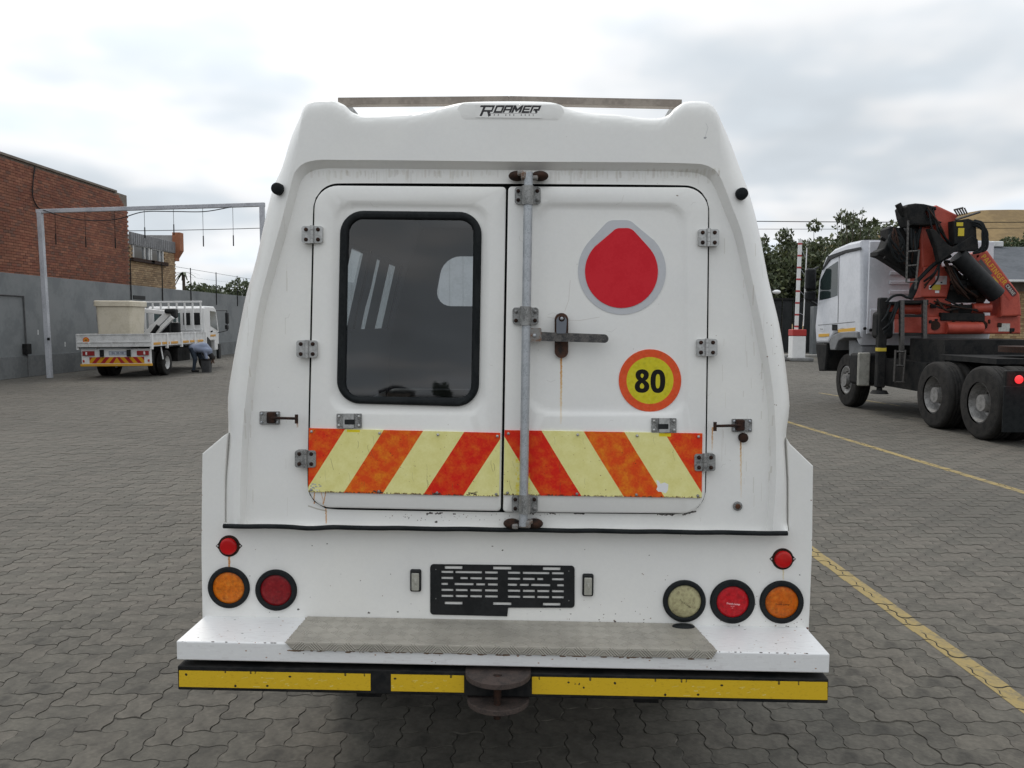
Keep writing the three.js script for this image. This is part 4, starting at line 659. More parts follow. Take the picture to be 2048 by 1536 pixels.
{
  const X = BX - 0.3, e0 = onX(258, 470, X).z, e1 = onX(352, 520, X).z, b = thing('office_building', 'buff brick office with corrugated fascia and two windows behind the wall', 'building', [X, 0, 0]);
  const eave = onX(300, 497, X).y, topY = onX(300, 473, X).y, w0 = onX(266, 492, X), win = [[265, 297, 490, 519], [301, 325, 497, 524]].map(([a, c, t, d]) => { const p = onX(a, t, X), q = onX(c, d, X); return { z0: p.z, z1: q.z, y1: onX((a + c) / 2, t + 2, X).y, y0: onX((a + c) / 2, d, X).y }; });
  mesh('wall', box(6, eave, e0 - e1, -3.05, eave / 2, (e0 + e1) / 2), mortar, b);
  const inW = (z, y) => win.some((w) => z < w.z0 + 0.1 && z > w.z1 - 0.1 && y > w.y0 - 0.03 && y < w.y1 + 0.03);
  brickWork(b, 'brick_face', 0, e0, e1, 2.4, eave, [[0.34, 0.235, 0.135], [0.30, 0.20, 0.115], [0.38, 0.27, 0.16], [0.27, 0.185, 0.11]], brickMat, (z, y) => !inW(z, y));
  for (const w of win) { const g = sub('window', b), zc = (w.z0 + w.z1) / 2, yc = (w.y0 + w.y1) / 2, L = w.z0 - w.z1, h = w.y1 - w.y0; mesh('pane', box(0.01, h, L, -0.02, yc, zc), plain([0.10, 0.11, 0.12], 0.08), g); mesh('frame', [box(0.06, 0.07, L + 0.1, 0.01, w.y1, zc), box(0.06, h, 0.07, 0.01, yc, w.z0), box(0.06, h, 0.07, 0.01, yc, w.z1), box(0.05, h, 0.06, 0.01, yc, zc - L * 0.22)], M.whiteDull, g); mesh('sill', box(0.18, 0.14, L + 0.5, 0.06, w.y0 - 0.05, zc), M.rustDark, g); }
  const fas = []; const n = Math.floor((e0 - e1) / 0.19); for (let i = 0; i < n; i++) fas.push(rbox(0.05, topY - eave, 0.11, 0.05, (topY + eave) / 2, e0 - 0.1 - i * 0.19, 0.02));
  mesh('fascia', [box(0.05, topY - eave, e0 - e1, 0.02, (topY + eave) / 2, (e0 + e1) / 2), ...fas], blotch([0.16, 0.16, 0.165], [0.24, 0.24, 0.245], 0.7, { rough: 0.6 }), b);
  const c0 = onX(348, 465, X), c1 = onX(362, 500, X); mesh('parapet', [box(5.5, topY - eave + 0.35, 0.25, -2.7, topY - 0.1, e1 - 0.1)], blotch([0.26, 0.26, 0.26], [0.33, 0.33, 0.33], 0.6, { rough: 0.9 }), b);
  mesh('corner_pillar', extrude([[-0.1, 0.5], [0.03, 0.5], [0.03, 0.62], [0.24, 0.95], [0.24, 1.75], [-0.1, 1.75]], 0.4, 0.02).translate(0.04, onX(352, 466, X).y - 1.75, e1 - 0.2), blotch([0.27, 0.105, 0.055], [0.33, 0.135, 0.07], 1, { rough: 0.9 }), b);
}
// steel height gantry
{
  const base = onGround(100, 756), z = base.z, tl = onZ(76, 423, z), tr = onZ(524, 409, z + 0.0);
  const g = thing('height_gantry', 'tall white steel goalpost gantry with hanging rods across the yard', 'gantry', [0, 0, 0]), s = 0.16;
  const stl = blotch([0.36, 0.37, 0.40], [0.48, 0.49, 0.52], 1, { rough: 0.55 });
  mesh('post', beam(V3(base.x, 0, z), V3(tl.x + 0.05, tl.y, z), 0.13, 0.13, V3(0, 0, 1), 0.01), stl, g).userData.label = 'post standing by the wall';
  mesh('post', beam(V3(tr.x + 0.02, 0, z), V3(tr.x, tr.y, z), 0.13, 0.13, V3(0, 0, 1), 0.01), stl, g);
  mesh('crossbeam', beam(V3(tl.x - 0.04, tl.y, z), V3(tr.x + 0.08, tr.y, z), 0.11, 0.11, V3(0, 1, 0), 0.01), stl, g);
  for (const [x, y] of [[112, 489], [172, 495], [231, 497], [290, 476], [348, 470], [407, 493], [467, 492]]) { const t = (x - 76) / 448, yt = lerp(tl.y, tr.y, t), p = onZ(x, y, z), r = sub('hanging_rod', g); mesh('chain', rod(V3(p.x, yt - 0.06, z), V3(p.x, p.y + 0.28, z), 0.006, 6), M.chassis, r); mesh('weight', rod(V3(p.x, p.y, z), V3(p.x, p.y + 0.3, z), 0.017, 8), M.chassis, r); }
  mesh('cable', tube([[86, 420], [130, 434], [180, 441], [235, 438], [285, 424], [345, 423], [410, 423], [463, 414]].map((p) => onZ(p[0], p[1], z + 0.1)), 0.014, 50, 6), M.black, g);
  mesh('bolt', rbox(0.06, 0.08, 0.06, ...onZ(97, 678, z + 0.1).toArray(), 0.01), M.black, g);
}
// power lines
function wire(a, b, sag, r, label) { const p = []; for (let i = 0; i <= 12; i++) { const t = i / 12, q = a.clone().lerp(b, t); q.y -= sag * 4 * t * (1 - t); p.push(q); } tag(mesh('power_line', tube(p, r, 40, 5), M.chassis, scene), label, 'power line'); }
wire(onZ(150, 462, -48), onZ(700, 449, -48), 0.1, 0.02, 'thin overhead wire passing behind the white gantry');
wire(onZ(1450, 442, -60), onZ(2150, 444, -60), 0.05, 0.03, 'overhead wire passing behind the red crane');
wire(onZ(1450, 458, -62), onZ(2150, 455, -62), 0.05, 0.018, 'lower thinner overhead wire above the dark trees');

// ---------- trees ----------
function leafCrown(blobs, n, size, cols, sd) {
  seed(sd); const pos = [], col = [], nor = [], uv = []; const v = V3(), a = V3(), b = V3(), e = new THREE.Euler();
  const tot = blobs.reduce((s, q) => s + q[3] ** 2, 0);
  for (const [bx, by, bz, r, fl = 0.8] of blobs) {
    const k = Math.round(n * r * r / tot);
    for (let i = 0; i < k; i++) {
      const u = rnd(-1, 1), t = rnd(0, 6.283), q = Math.sqrt(1 - u * u), rr = r * (0.45 + 0.62 * Math.cbrt(rnd())) * (1 + 0.35 * fbm3(bx + q * Math.cos(t) * 1.6, u * 1.6 + by, q * Math.sin(t) * 1.6 + sd, 3) * 2);
      v.set(bx + rr * q * Math.cos(t), by + rr * u * fl, bz + rr * q * Math.sin(t));
      const s = size * rnd(0.6, 1.4); e.set(rnd(0, 6.3), rnd(0, 6.3), rnd(0, 6.3)); a.set(s, 0, 0).applyEuler(e); b.set(0, s * 0.55, 0).applyEuler(e);
      const c = cols[Math.floor(rnd(0, cols.length))], w = rnd(0.75, 1.25);
      const P = [v.clone().sub(a), v.clone().sub(b), v.clone().add(a), v.clone().add(b)];
      for (const j of [0, 1, 2, 0, 2, 3]) { pos.push(P[j].x, P[j].y, P[j].z); col.push(c[0] * w, c[1] * w, c[2] * w); }
    }
  }
  const g = new THREE.BufferGeometry(); g.setAttribute('position', new THREE.Float32BufferAttribute(pos, 3)); g.setAttribute('color', new THREE.Float32BufferAttribute(col, 3)); g.computeVertexNormals(); return g;
}
const leafMat = new THREE.MeshPhysicalMaterial({ vertexColors: true, roughness: 0.8, transmission: 0.25, thickness: 0, side: THREE.DoubleSide });
const leafDark = [[0.065, 0.085, 0.032], [0.085, 0.105, 0.038], [0.05, 0.066, 0.027], [0.105, 0.118, 0.044]], leafMid = [[0.07, 0.092, 0.038], [0.09, 0.11, 0.045], [0.055, 0.072, 0.032]];
const bark = blotch([0.05, 0.038, 0.028], [0.09, 0.07, 0.05], 2, { rough: 0.95, bump: 0.01 });
function tree(name, label, x, z, h, r, n, sd, cols, group, opt = {}) {
  const t = thing(name, label, 'tree', [x, 0, z], 0, group); seed(sd);
  const { thin = 0, size = 0.12 } = opt, blobs = [], limbs = [rod(V3(0, 0, 0), V3(0.1, h * 0.5, 0), 0.16 * r / 2, 8, 0.1 * r / 2)];
  const k = opt.k ?? 9; for (let i = 0; i < k; i++) { const a = rnd(0, 6.283), q = r * rnd(0.25, 0.85), y = h * rnd(0.3, 0.86), rr = r * rnd(0.34, 0.6) * (thin ? 0.6 : 1); blobs.push([q * Math.cos(a), y, q * Math.sin(a), rr]); limbs.push(rod(V3(0.05, h * 0.3, 0), V3(q * Math.cos(a), y, q * Math.sin(a)), 0.05 * r / 2, 6, 0.015)); }
  blobs.push([0, h * 0.55, 0, r * 0.75]);
  if (opt.top) for (let i = 0; i < opt.top; i++) { const a = rnd(0, 6.28), q = r * rnd(0.2, 0.9), y = h * rnd(0.95, 1.12); blobs.push([q * Math.cos(a), y, q * Math.sin(a), r * 0.16]); limbs.push(rod(V3(q * 0.5 * Math.cos(a), h * 0.6, q * 0.5 * Math.sin(a)), V3(q * Math.cos(a), y + 0.3, q * Math.sin(a)), 0.035, 5, 0.01)); }
  mesh('trunk', limbs, bark, t); mesh('crown', leafCrown(blobs, n, size, cols, sd + 1), leafMat, t);
  return t;
}
const PX = (px, z) => onZ(px, 648, z).x;
const PY = (py, z) => onZ(1600, py, z).y;
for (const [px, z, topPx, r, sd, top, lb] of [[1560, -52, 470, 2.6, 201, 3, 'dense dark tree at the end of the thicket next to the van'], [1625, -54, 470, 2.9, 202, 3, 'dense dark tree directly behind the striped boom pole'], [1690, -50, 462, 2.8, 203, 6, 'dense dark tree rising behind the white truck cab'], [1752, -53, 470, 2.8, 204, 4, 'dense dark tree behind the roof of the truck cab'], [1820, -55, 475, 2.6, 205, 2, 'dense dark tree hidden behind the red crane'], [1510, -55, 480, 2.8, 206, 0, 'dense dark tree mostly hidden by the van']])
  tree('thicket_tree', lb, PX(px, z), z, PY(topPx, z) * 0.97, r, 13000, sd, leafDark, 'dark trees beyond the yard gate', { size: 0.15, top, k: 14 });
tree('sapling', 'sparse thin-branched tree sticking up above the dark thicket', PX(1700, -47), -47, PY(435, -47) * 0.92, 1.3, 900, 231, leafMid, null, { thin: 1, size: 0.09, top: 9, k: 6 });
for (const [px, z, topPx, r, sd, lb] of [[405, -58, 572, 1.7, 211, 'leafy tree behind the wall next to the buff office'], [440, -62, 560, 1.8, 212, 'leafy tree behind the wall between fence rods'], [476, -60, 556, 1.7, 213, 'leafy tree behind the wall nearest the van']])
  tree('wall_tree', lb, onZ(px, 600, z).x, z, onZ(px, topPx, z).y, r, 5500, sd, leafMid, 'trees over the grey wall', { size: 0.12, k: 10 });
{ const z = -50, p = onZ(367, 545, z), t = thing('palm_tree', 'small palm showing beside the office corner', 'tree', [p.x, 0, z]), fr = []; mesh('trunk', rod(V3(0, 0, 0), V3(0, p.y, 0), 0.12, 8, 0.09), bark, t); seed(31);
  for (let i = 0; i < 16; i++) { const a = rnd(0, 6.28), d = rnd(-0.8, 0.35), L = rnd(0.6, 1.0), g = new THREE.PlaneGeometry(L, 0.16, 6, 1); const q = g.attributes.position; for (let k = 0; k < q.count; k++) { const u = q.getX(k) / L + 0.5; q.setXYZ(k, u * L, d * u * 0.5 - u * u * 0.3 + Math.abs(q.getY(k)) * 0.3, q.getY(k) * (1 - u * 0.6)); } g.computeVertexNormals(); g.rotateY(a).translate(0, p.y, 0); fr.push(g); }
  mesh('fronds', fr, plain([0.045, 0.065, 0.03], 0.8, 0, { side: THREE.DoubleSide }), t); }
// dry grass hill
{
  const pr = [[1300, 560], [1500, 520], [1640, 495], [1740, 471], [1800, 456], [1880, 436], [1960, 421], [2040, 419], [2200, 418], [2500, 425], [3000, 470]], Z = -300, pos = [], idx = [], n = 90, m = 26;
  for (let j = 0; j <= m; j++) for (let i = 0; i <= n; i++) { const px = lerp(1300, 3000, i / n); let k = 0; while (pr[k + 1][0] < px - 1e-6) k++; const t = (px - pr[k][0]) / (pr[k + 1][0] - pr[k][0]), py = lerp(pr[k][1], pr[k + 1][1], t), f = j / m, z = lerp(-190, Z, f), top = onZ(px, py, Z), x = top.x * lerp(0.86, 1, f); pos.push(x, -2 + (top.y + 2) * Math.pow(f, 1.25) + 0.5 * fbm3(x * 0.05, 1, z * 0.05, 4), z); }
  for (let j = 0; j < m; j++) for (let i = 0; i < n; i++) { const a = j * (n + 1) + i, b = a + n + 1; idx.push(a, a + 1, b, a + 1, b + 1, b); }
  const g = new THREE.BufferGeometry(); g.setAttribute('position', new THREE.Float32BufferAttribute(pos, 3)); g.setIndex(idx); g.computeVertexNormals();
  const h = mesh('hill', g, blotch([0.16, 0.108, 0.046], [0.22, 0.15, 0.064], 0.02, { rough: 1 }), scene); tag(h, 'dry golden grass hill rising behind the trucks', 'hill', null, 'structure');
}
for (const [px, py, r, sd] of [[2036, 480, 4.6, 301], [2062, 476, 4.2, 302]]) { const z = -120, p = onZ(px, py, z); tree('hill_tree', sd === 301 ? 'round green tree at the foot of the hill above the grey roof' : 'green tree cut by the edge of the hill beside the round one', p.x, z, p.y + r * 0.75, r * 0.62, 7000, sd, [[0.06, 0.085, 0.03], [0.075, 0.10, 0.035], [0.05, 0.07, 0.028]], null, { size: 0.22, k: 12 }); }
// house with grey roof at the right
{
  const z0 = -31, eave = onZ(2030, 562, z0).y, x0 = onZ(1925, 600, z0).x, h = thing('roadside_house', 'low brick house with wide grey sheet roof behind the crane truck', 'house', [0, 0, 0]), ridge = eave + 1.75;
  mesh('wall', box(14, eave, 0.25, x0 + 7.4, eave / 2, z0 - 0.8), mortar, h);
  mesh('roof', [beam(V3(x0 + 7.2, eave + 0.02, z0), V3(x0 + 7.2, ridge, z0 - 5.5), 14.6, 0.07), beam(V3(x0 + 7.2, eave + 0.02, z0 - 11), V3(x0 + 7.2, ridge, z0 - 5.5), 14.6, 0.07)], blotch([0.075, 0.082, 0.092], [0.10, 0.108, 0.12], 0.3, { rough: 0.9, specularIntensity: 0.4 }), h);
  mesh('gutter', rbox(14.6, 0.09, 0.1, x0 + 7.2, eave, z0 + 0.05, 0.03), M.whiteDull, h);
  mesh('ridge_cap', rbox(4.2, 0.25, 0.4, x0 + 2.5, ridge + 0.14, z0 - 5.5, 0.05), M.whiteDull, h);
  const L = []; seed(55); for (let r = 0; r < 34; r++) for (let c = 0; c < 62; c++) L.push([x0 + 0.4 + c * 0.231 + (r % 2 ? 0.115 : 0), 0.05 + r * 0.086]);
  const im = new THREE.InstancedMesh(box(0.22, 0.075, 0.05), brickMat, L.length), m = new THREE.Matrix4(), c = new THREE.Color(), cc = [[0.36, 0.25, 0.13], [0.30, 0.19, 0.10], [0.40, 0.29, 0.16]];
  L.forEach(([x, y], i) => { im.setMatrixAt(i, m.makeTranslation(x, Math.min(y, eave - 0.1), z0 - 0.66)); const k = cc[Math.floor(rnd(0, 3))], t = rnd(0.8, 1.15); im.setColorAt(i, c.setRGB(k[0] * t, k[1] * t, k[2] * t)); });
  im.name = 'brick_face'; im.userData.kind = 'stuff'; im.castShadow = im.receiveShadow = true; h.add(im);
}
// yard gate, kerb and boom barrier
{
  const z = -44, a = onZ(1520, 690, z).x, b = onZ(1668, 690, z).x, top = onZ(1600, 598, z).y, f = thing('screened_gate', 'dark screened steel gate under the thicket', 'gate', [0, 0, 0]);
  const n = 7, w = (b - a) / n; for (let i = 0; i < n; i++) mesh('screen_panel', rbox(w - 0.06, top - 0.1, 0.06, a + w * (i + 0.5), top / 2 + 0.05, z, 0.01), blotch([0.010, 0.012, 0.013], [0.022, 0.024, 0.025], 1, { rough: 0.9 }), f);
  mesh('rail', [box(b - a, 0.1, 0.1, (a + b) / 2, top, z + 0.05)], M.chassis, f);
  mesh('gate_post', rbox(0.5, top * 0.86, 0.5, onZ(1633, 640, z + 1).x, top * 0.43, z + 1, 0.02), plaster, f);
  const k = onGround(1600, 700); tag(mesh('verge_kerb', rbox(34, 0.12, 0.3, 20, 0.06, z + 3, 0.03), blotch([0.30, 0.29, 0.27], [0.40, 0.39, 0.36], 0.8, { rough: 0.9 }), scene), 'pale concrete kerb in front of the dark gate', 'kerb', null, 'structure');
}
{
  const p = onGround(1593, 722), z = p.z, g = thing('boom_barrier', 'raised red and white boom barrier on a white pillar with red cap', 'barrier', [p.x, 0, z]), k = 37.3 / 1640 * (-z / 37.3);
  const W = 26 * k, H = onZ(1593, 672, z).y, H2 = onZ(1593, 659, z).y;
  mesh('pillar', rbox(W, H, W, 0, H / 2, 0, 0.02), M.white, g); mesh('pillar_cap', rbox(W * 1.06, H2 - H, W * 1.06, 0, (H + H2) / 2 + 0.002, 0, 0.03), plain([0.40, 0.03, 0.025], 0.6), g);
  mesh('footing', [rbox(W * 1.8, 0.16, W * 1.5, 0.1, 0.08, 0, 0.05), rbox(0.5, 0.28, 0.5, -0.75, 0.14, 0.1, 0.12)], blotch([0.16, 0.16, 0.16], [0.24, 0.24, 0.23], 1, { rough: 0.9 }), g);
  const a = onZ(1591, 660, z), b = onZ(1599, 479, z), A = V3(a.x - p.x, a.y, 0.1), B = V3(b.x - p.x, b.y, 0.1);
  mesh('boom', beam(A, B, 0.17, 0.05, V3(0, 0, 1), 0.01), M.white, g);
  for (let i = 0; i < 8; i++) { const t = 0.03 + i * 0.13, c = A.clone().lerp(B, t), d = A.clone().lerp(B, t + 0.02); mesh('red_band', beam(c, d, 0.174, 0.056, V3(0, 0, 1)), plain([0.38, 0.04, 0.04], 0.5), g); }
  const c = onZ(1605, 652, z), d = onZ(1612, 496, z), C = V3(c.x - p.x, c.y, 0.1), D = V3(d.x - p.x, d.y, 0.1); mesh('skirt_rail', rod(C, D, 0.025, 8), M.white, g);
  for (const t of [0.2, 0.45, 0.7, 0.92]) mesh('skirt_link', rod(A.clone().lerp(B, t), C.clone().lerp(D, t - 0.06), 0.012, 6), M.galv, g);
}
{ const z = -30, p = onZ(1553, 584, z), g = thing('security_light', 'small white security light on a bracket beside the van', 'lamp', [p.x, 0, z]); mesh('pole', rod(V3(-0.25, 0, 0), V3(-0.25, p.y + 0.15, 0), 0.04, 8), M.chassis, g); mesh('bracket', rod(V3(-0.25, p.y + 0.1, 0), V3(0, p.y + 0.04, 0), 0.02, 6), M.chassis, g); mesh('head', new THREE.SphereGeometry(1, 12, 8).scale(0.16, 0.08, 0.1).translate(0, p.y, 0), M.white, g); }
// ribbed store ahead of the van, seen through its windows
{
  const z = -17, s = thing('ribbed_store', 'pale ribbed steel store standing ahead of the van', 'shed', [-0.4, 0, z]), W = 7.6, n = 15, g = [];
  for (let i = 0; i < n; i++) g.push(rbox(0.22, 3.4, 0.03, -W / 2 + (i + 0.5) * W / n, 1.7, -0.04, 0.012));
  mesh('wall_sheet', [box(W, 3.4, 3, 0, 1.7, -1.55), ...g], blotch([0.64, 0.64, 0.62], [0.72, 0.72, 0.70], 1, { rough: 0.6 }), s); mesh('roof_edge', rbox(W + 0.2, 0.12, 3.3, 0, 3.46, -1.5, 0.02), M.whiteDull, s);
}

// low house and trees behind the camera, mirrored in the van window
{
  const h = thing('mirrored_house', 'low gabled house across the road, mirrored in the van window', 'house', [-31, 0, 150]);
  mesh('wall', box(6, 2.2, 6, 0, 1.1, 3), mortar, h); mesh('roof', extrude([[-3.4, 2.2], [3.4, 2.2], [0, 3.4]], 6.6, 0.03).translate(0, 0, -0.3), blotch([0.05, 0.05, 0.055], [0.08, 0.08, 0.085], 0.4, { rough: 0.9 }), h);
  tree('roadside_tree', 'bushy tree beside the gabled house across the road', -22, 150, 4.4, 2.0, 4000, 401, leafDark, null, { size: 0.16, k: 9 });
}

// ---------- flatbed truck on the left ----------
function wheelGeo(R, w, rimR) { return new THREE.LatheGeometry([[rimR, -w / 2], [R * 0.9, -w / 2], [R * 0.98, -w * 0.42], [R, -w * 0.3], [R, -w * 0.2], [R * 0.975, -w * 0.19], [R * 0.975, -w * 0.14], [R, -w * 0.13], [R, -w * 0.03], [R * 0.975, -w * 0.02], [R * 0.975, w * 0.02], [R, w * 0.03], [R, w * 0.13], [R * 0.975, w * 0.14], [R * 0.975, w * 0.19], [R, w * 0.2], [R, w * 0.3], [R * 0.98, w * 0.42], [R * 0.9, w / 2], [rimR, w / 2]].map((p) => new THREE.Vector2(...p)), 40).rotateZ(Math.PI / 2); }
function rimGeo(R, w, deep, s) { return new THREE.LatheGeometry([[0, deep], [R * 0.30, deep], [R * 0.36, deep - 0.05], [R * 0.62, deep - 0.06], [R * 0.84, deep - 0.03], [R * 0.92, 0.03], [R, 0.0], [R * 1.04, 0.0]].map((p) => new THREE.Vector2(p[0], p[1])), 36).rotateZ(-s * Math.PI / 2); }
{
  const t = thing('flatbed_truck', 'white dropside flatbed truck with small loader crane parked along the wall', 'truck');
  const rl = onZ(157, 700, -23.5), rr = onZ(302, 700, -23.5), W = (rr.x - rl.x), wh = W / 2;
  t.position.set((rl.x + rr.x) / 2, 0, -23.5); t.rotation.order = 'YXZ'; t.rotation.set(0, 0.04, 0.012);
  const bedW = M.whiteDull, L = 4.75, yb = 0.90, yt = 1.26;
  mesh('bed_floor', box(W - 0.1, 0.08, L, 0, yb + 0.02, -L / 2), M.chassis, t);
  const tg = sub('tailgate', t); mesh('board', [rbox(W, yt - yb, 0.06, 0, (yt + yb) / 2, 0, 0.01), box(W, 0.03, 0.09, 0, yt, 0), box(W, 0.025, 0.08, 0, yb + 0.14, 0.01), ...[-0.33, -0.02, 0.3].map((u) => rbox(0.03, 0.13, 0.05, u * W, yb + 0.07, 0.03, 0.005))], bedW, tg);
  const cv = canvas(64, 64), cx = cv.getContext('2d'); cx.fillStyle = 'rgb(205,95,35)'; cx.fillRect(0, 0, 64, 64); cx.fillStyle = 'rgb(214,140,40)'; cx.beginPath(); cx.arc(32, 32, 22, 0, 7); cx.fill(); cx.fillStyle = '#221'; cx.font = 'bold 26px sans-serif'; cx.textAlign = 'center'; cx.textBaseline = 'middle'; cx.fillText('80', 32, 34);
  const st = new THREE.CircleGeometry(0.09, 24).translate(-wh + 0.27, yt - 0.16, 0.036); mesh('round_sticker', st, new THREE.MeshPhysicalMaterial({ map: ctex(cv), roughness: 0.5 }), tg, true);
  for (const s of [-1, 1]) { const sd = sub('dropside', t); mesh('board', rbox(0.05, yt - yb, L, s * (wh - 0.02), (yt + yb) / 2, -L / 2, 0.01), bedW, sd); mesh('cap_rail', box(0.08, 0.035, L, s * (wh - 0.02), yt, -L / 2), bedW, sd);
    for (const z of [-0.05, -1.2, -2.4, -3.6, -4.7]) mesh('stake', rbox(0.07, yt - yb + 0.1, 0.09, s * (wh + 0.0), (yt + yb) / 2 - 0.03, z, 0.01), M.white, sd);
    mesh('reflector_strip', [0.15, 0.85, 1.55, 2.5, 3.2, 3.9].map((z) => rbox(0.02, 0.07, 0.55, s * (wh + 0.012), yb + 0.08, -z - 0.25, 0.004)), plain([0.60, 0.30, 0.04], 0.5), sd); }
  // rear light bar
  const rb = sub('light_bar', t); mesh('panel', rbox(W - 0.12, 0.44, 0.05, 0, 0.63, -0.12, 0.01), M.white, rb);
  for (const s of [-1, 1]) { mesh('lamp', [rbox(0.33, 0.13, 0.06, s * (wh - 0.27), 0.72, -0.08, 0.01)], plain([0.28, 0.02, 0.02], 0.35), rb); mesh('reverse_lamp', rbox(0.05, 0.09, 0.07, s * (wh - 0.22), 0.72, -0.075, 0.01), M.white, rb); mesh('side_marker', rbox(0.05, 0.07, 0.03, s * (wh - 0.12), 0.5, -0.09, 0.01), plain([0.4, 0.04, 0.03], 0.4), rb); }
  const pv = canvas(256, 64), px = pv.getContext('2d'); px.fillStyle = '#6f7684'; px.fillRect(0, 0, 256, 64); px.fillStyle = '#b9bec8'; px.fillRect(6, 6, 244, 52); px.fillStyle = '#343b4c'; px.font = 'bold 44px sans-serif'; px.textAlign = 'center'; px.fillText('DL 35 YR', 128, 48);
  mesh('number_plate', new THREE.PlaneGeometry(0.5, 0.12).translate(0.05, 0.72, -0.09), new THREE.MeshPhysicalMaterial({ map: ctex(pv), roughness: 0.5 }), rb, true);
  const ch = canvas(512, 80), hx = ch.getContext('2d'); hx.fillStyle = 'rgb(205,150,12)'; hx.fillRect(0, 0, 512, 80); hx.fillStyle = 'rgb(160,22,26)'; for (let i = -1; i < 5; i++) { const a = 20 + i * 80; for (const m of [0, 1]) { hx.beginPath(); const q = (x) => (m ? 512 - x : x); if (a > 240) continue; const cl = (x) => Math.min(x, 256); hx.moveTo(q(cl(a + 50)), 0); hx.lineTo(q(cl(a + 90)), 0); hx.lineTo(q(cl(a + 40)), 80); hx.lineTo(q(cl(a)), 80); hx.fill(); } }
  mesh('chevron_board', new THREE.PlaneGeometry(1.55, 0.18).translate(0.02, 0.52, -0.09), new THREE.MeshPhysicalMaterial({ map: ctex(ch), roughness: 0.5 }), rb, true);
  mesh('underrun_bar', rbox(W - 0.05, 0.07, 0.06, 0, 0.38, -0.1, 0.01), plain([0.62, 0.33, 0.03], 0.5), rb);
  mesh('chassis', [box(0.08, 0.2, 6, -0.38, 0.72, -3), box(0.08, 0.2, 6, 0.38, 0.72, -3), box(W * 0.6, 0.25, 1.2, 0, 0.55, -3.6), rod(V3(-0.9, 0.39, -1.35), V3(0.9, 0.39, -1.35), 0.08), box(0.3, 0.4, 0.3, wh - 0.35, 0.6, -0.55), rbox(0.4, 0.42, 1.1, wh - 0.3, 0.58, -2.9, 0.03)], M.chassis, t);
  mesh('mud_guard_stay', [rod(V3(wh - 0.1, 0.95, -0.95), V3(wh - 0.02, 0.5, -0.9), 0.02, 8), box(0.04, 0.5, 0.06, wh - 0.2, 0.65, -0.45)], M.white, t);
  for (const s of [-1, 1]) for (const [x, z] of [[wh - 0.16, -1.35], [wh - 0.42, -1.35], [wh - 0.2, -5.15]]) { const w = sub('wheel', t); w.position.set(s * x, 0.385, z); mesh('tyre', wheelGeo(0.385, 0.21, 0.21), M.tyre, w); const r = mesh('rim', rimGeo(0.21, 0.2, z < -4 ? 0.02 : -0.08, s), M.whiteDull, w); r.position.x = s * 0.07; }
  // cab
  const zc = -4.9, cab = sub('cab', t), cw = wh - 0.08;
  const prof = [[0, 0.62], [0.2, 0.62], [0.2, 0.95], [1.05, 0.95], [1.1, 0.6], [1.5, 0.6], [1.55, 1.3], [1.32, 2.05], [1.1, 2.16], [0.1, 2.16], [0, 2.08]];
  mesh('shell', extrude(prof, cw * 2 - 0.08, 0.04).rotateY(Math.PI / 2).translate(-cw + 0.04, 0, zc), M.white, cab);
  for (const s of [-1, 1]) { mesh('side_glass', extrude([[0.62, 1.48], [1.38, 1.3], [1.22, 1.98], [0.62, 2.0]], 0.01).rotateY(Math.PI / 2).translate(s * (cw + 0.004) - 0.005, 0, zc), plain([0.05, 0.065, 0.06], 0.08), cab);
    mesh('wheel_arch', extrude([[0.1, 0.6], [0.16, 1.0], [0.45, 1.14], [0.75, 1.0], [0.85, 0.6]].map(([a, b]) => [a - 0.22 + 0.02, b - 0.05]), 0.02).rotateY(Math.PI / 2).translate(s * (cw + 0.006) - 0.01, 0, zc), M.black, cab);
    mesh('stripe', rbox(0.012, 0.07, 0.55, s * (cw + 0.008), 1.13, zc - 0.85, 0.004), plain([0.60, 0.30, 0.05], 0.5), cab);
    mesh('door_handle', rbox(0.03, 0.05, 0.16, s * (cw + 0.015), 1.28, zc - 0.7, 0.01), M.chassis, cab);
    mesh('mirror', [rbox(0.1, 0.42, 0.2, s * (cw + 0.36), 1.75, zc - 1.38, 0.04), rbox(0.1, 0.18, 0.2, s * (cw + 0.34), 1.42, zc - 1.38, 0.04), rod(V3(s * cw, 2.02, zc - 1.3), V3(s * (cw + 0.36), 2.02, zc - 1.38), 0.012, 6), rod(V3(s * (cw + 0.36), 2.02, zc - 1.38), V3(s * (cw + 0.36), 1.3, zc - 1.38), 0.014, 6), rod(V3(s * (cw + 0.36), 1.3, zc - 1.38), V3(s * cw, 1.22, zc - 1.42), 0.014, 6)], M.black, cab);
    mesh('bumper_end', rbox(0.1, 0.55, 0.25, s * (cw - 0.02), 0.55, zc - 1.5, 0.03), M.black, cab); }
  for (let i = 0; i < 5; i++) mesh('rear_window', rbox(0.24, 0.42, 0.02, -0.66 + i * 0.34, 1.72, zc + 0.012, 0.01), i > 2 ? M.black : plain([0.10, 0.14, 0.14], 0.1), cab);
  const hb = sub('headboard_rack', t), zr = -4.62; mesh('frame_rail', [rbox(W - 0.1, 0.06, 0.06, 0, 2.3, zr, 0.01), rbox(W - 0.1, 0.05, 0.05, 0, 1.35, zr, 0.01)], M.white, hb);
  for (let i = 0; i < 8; i++) mesh('bar', rbox(0.055, 1.05, 0.05, -wh + 0.1 + i * (W - 0.2) / 7, 1.8, zr, 0.01), M.white, hb);
  // loader crane
  const cr = sub('loader_crane', t), e = 0.55; mesh('column', [rbox(0.3, 1.0, 0.3, 0.0, 1.5, -3.95, 0.03), rbox(0.7, 0.25, 0.4, 0, 1.05, -3.95, 0.03)], M.black, cr);
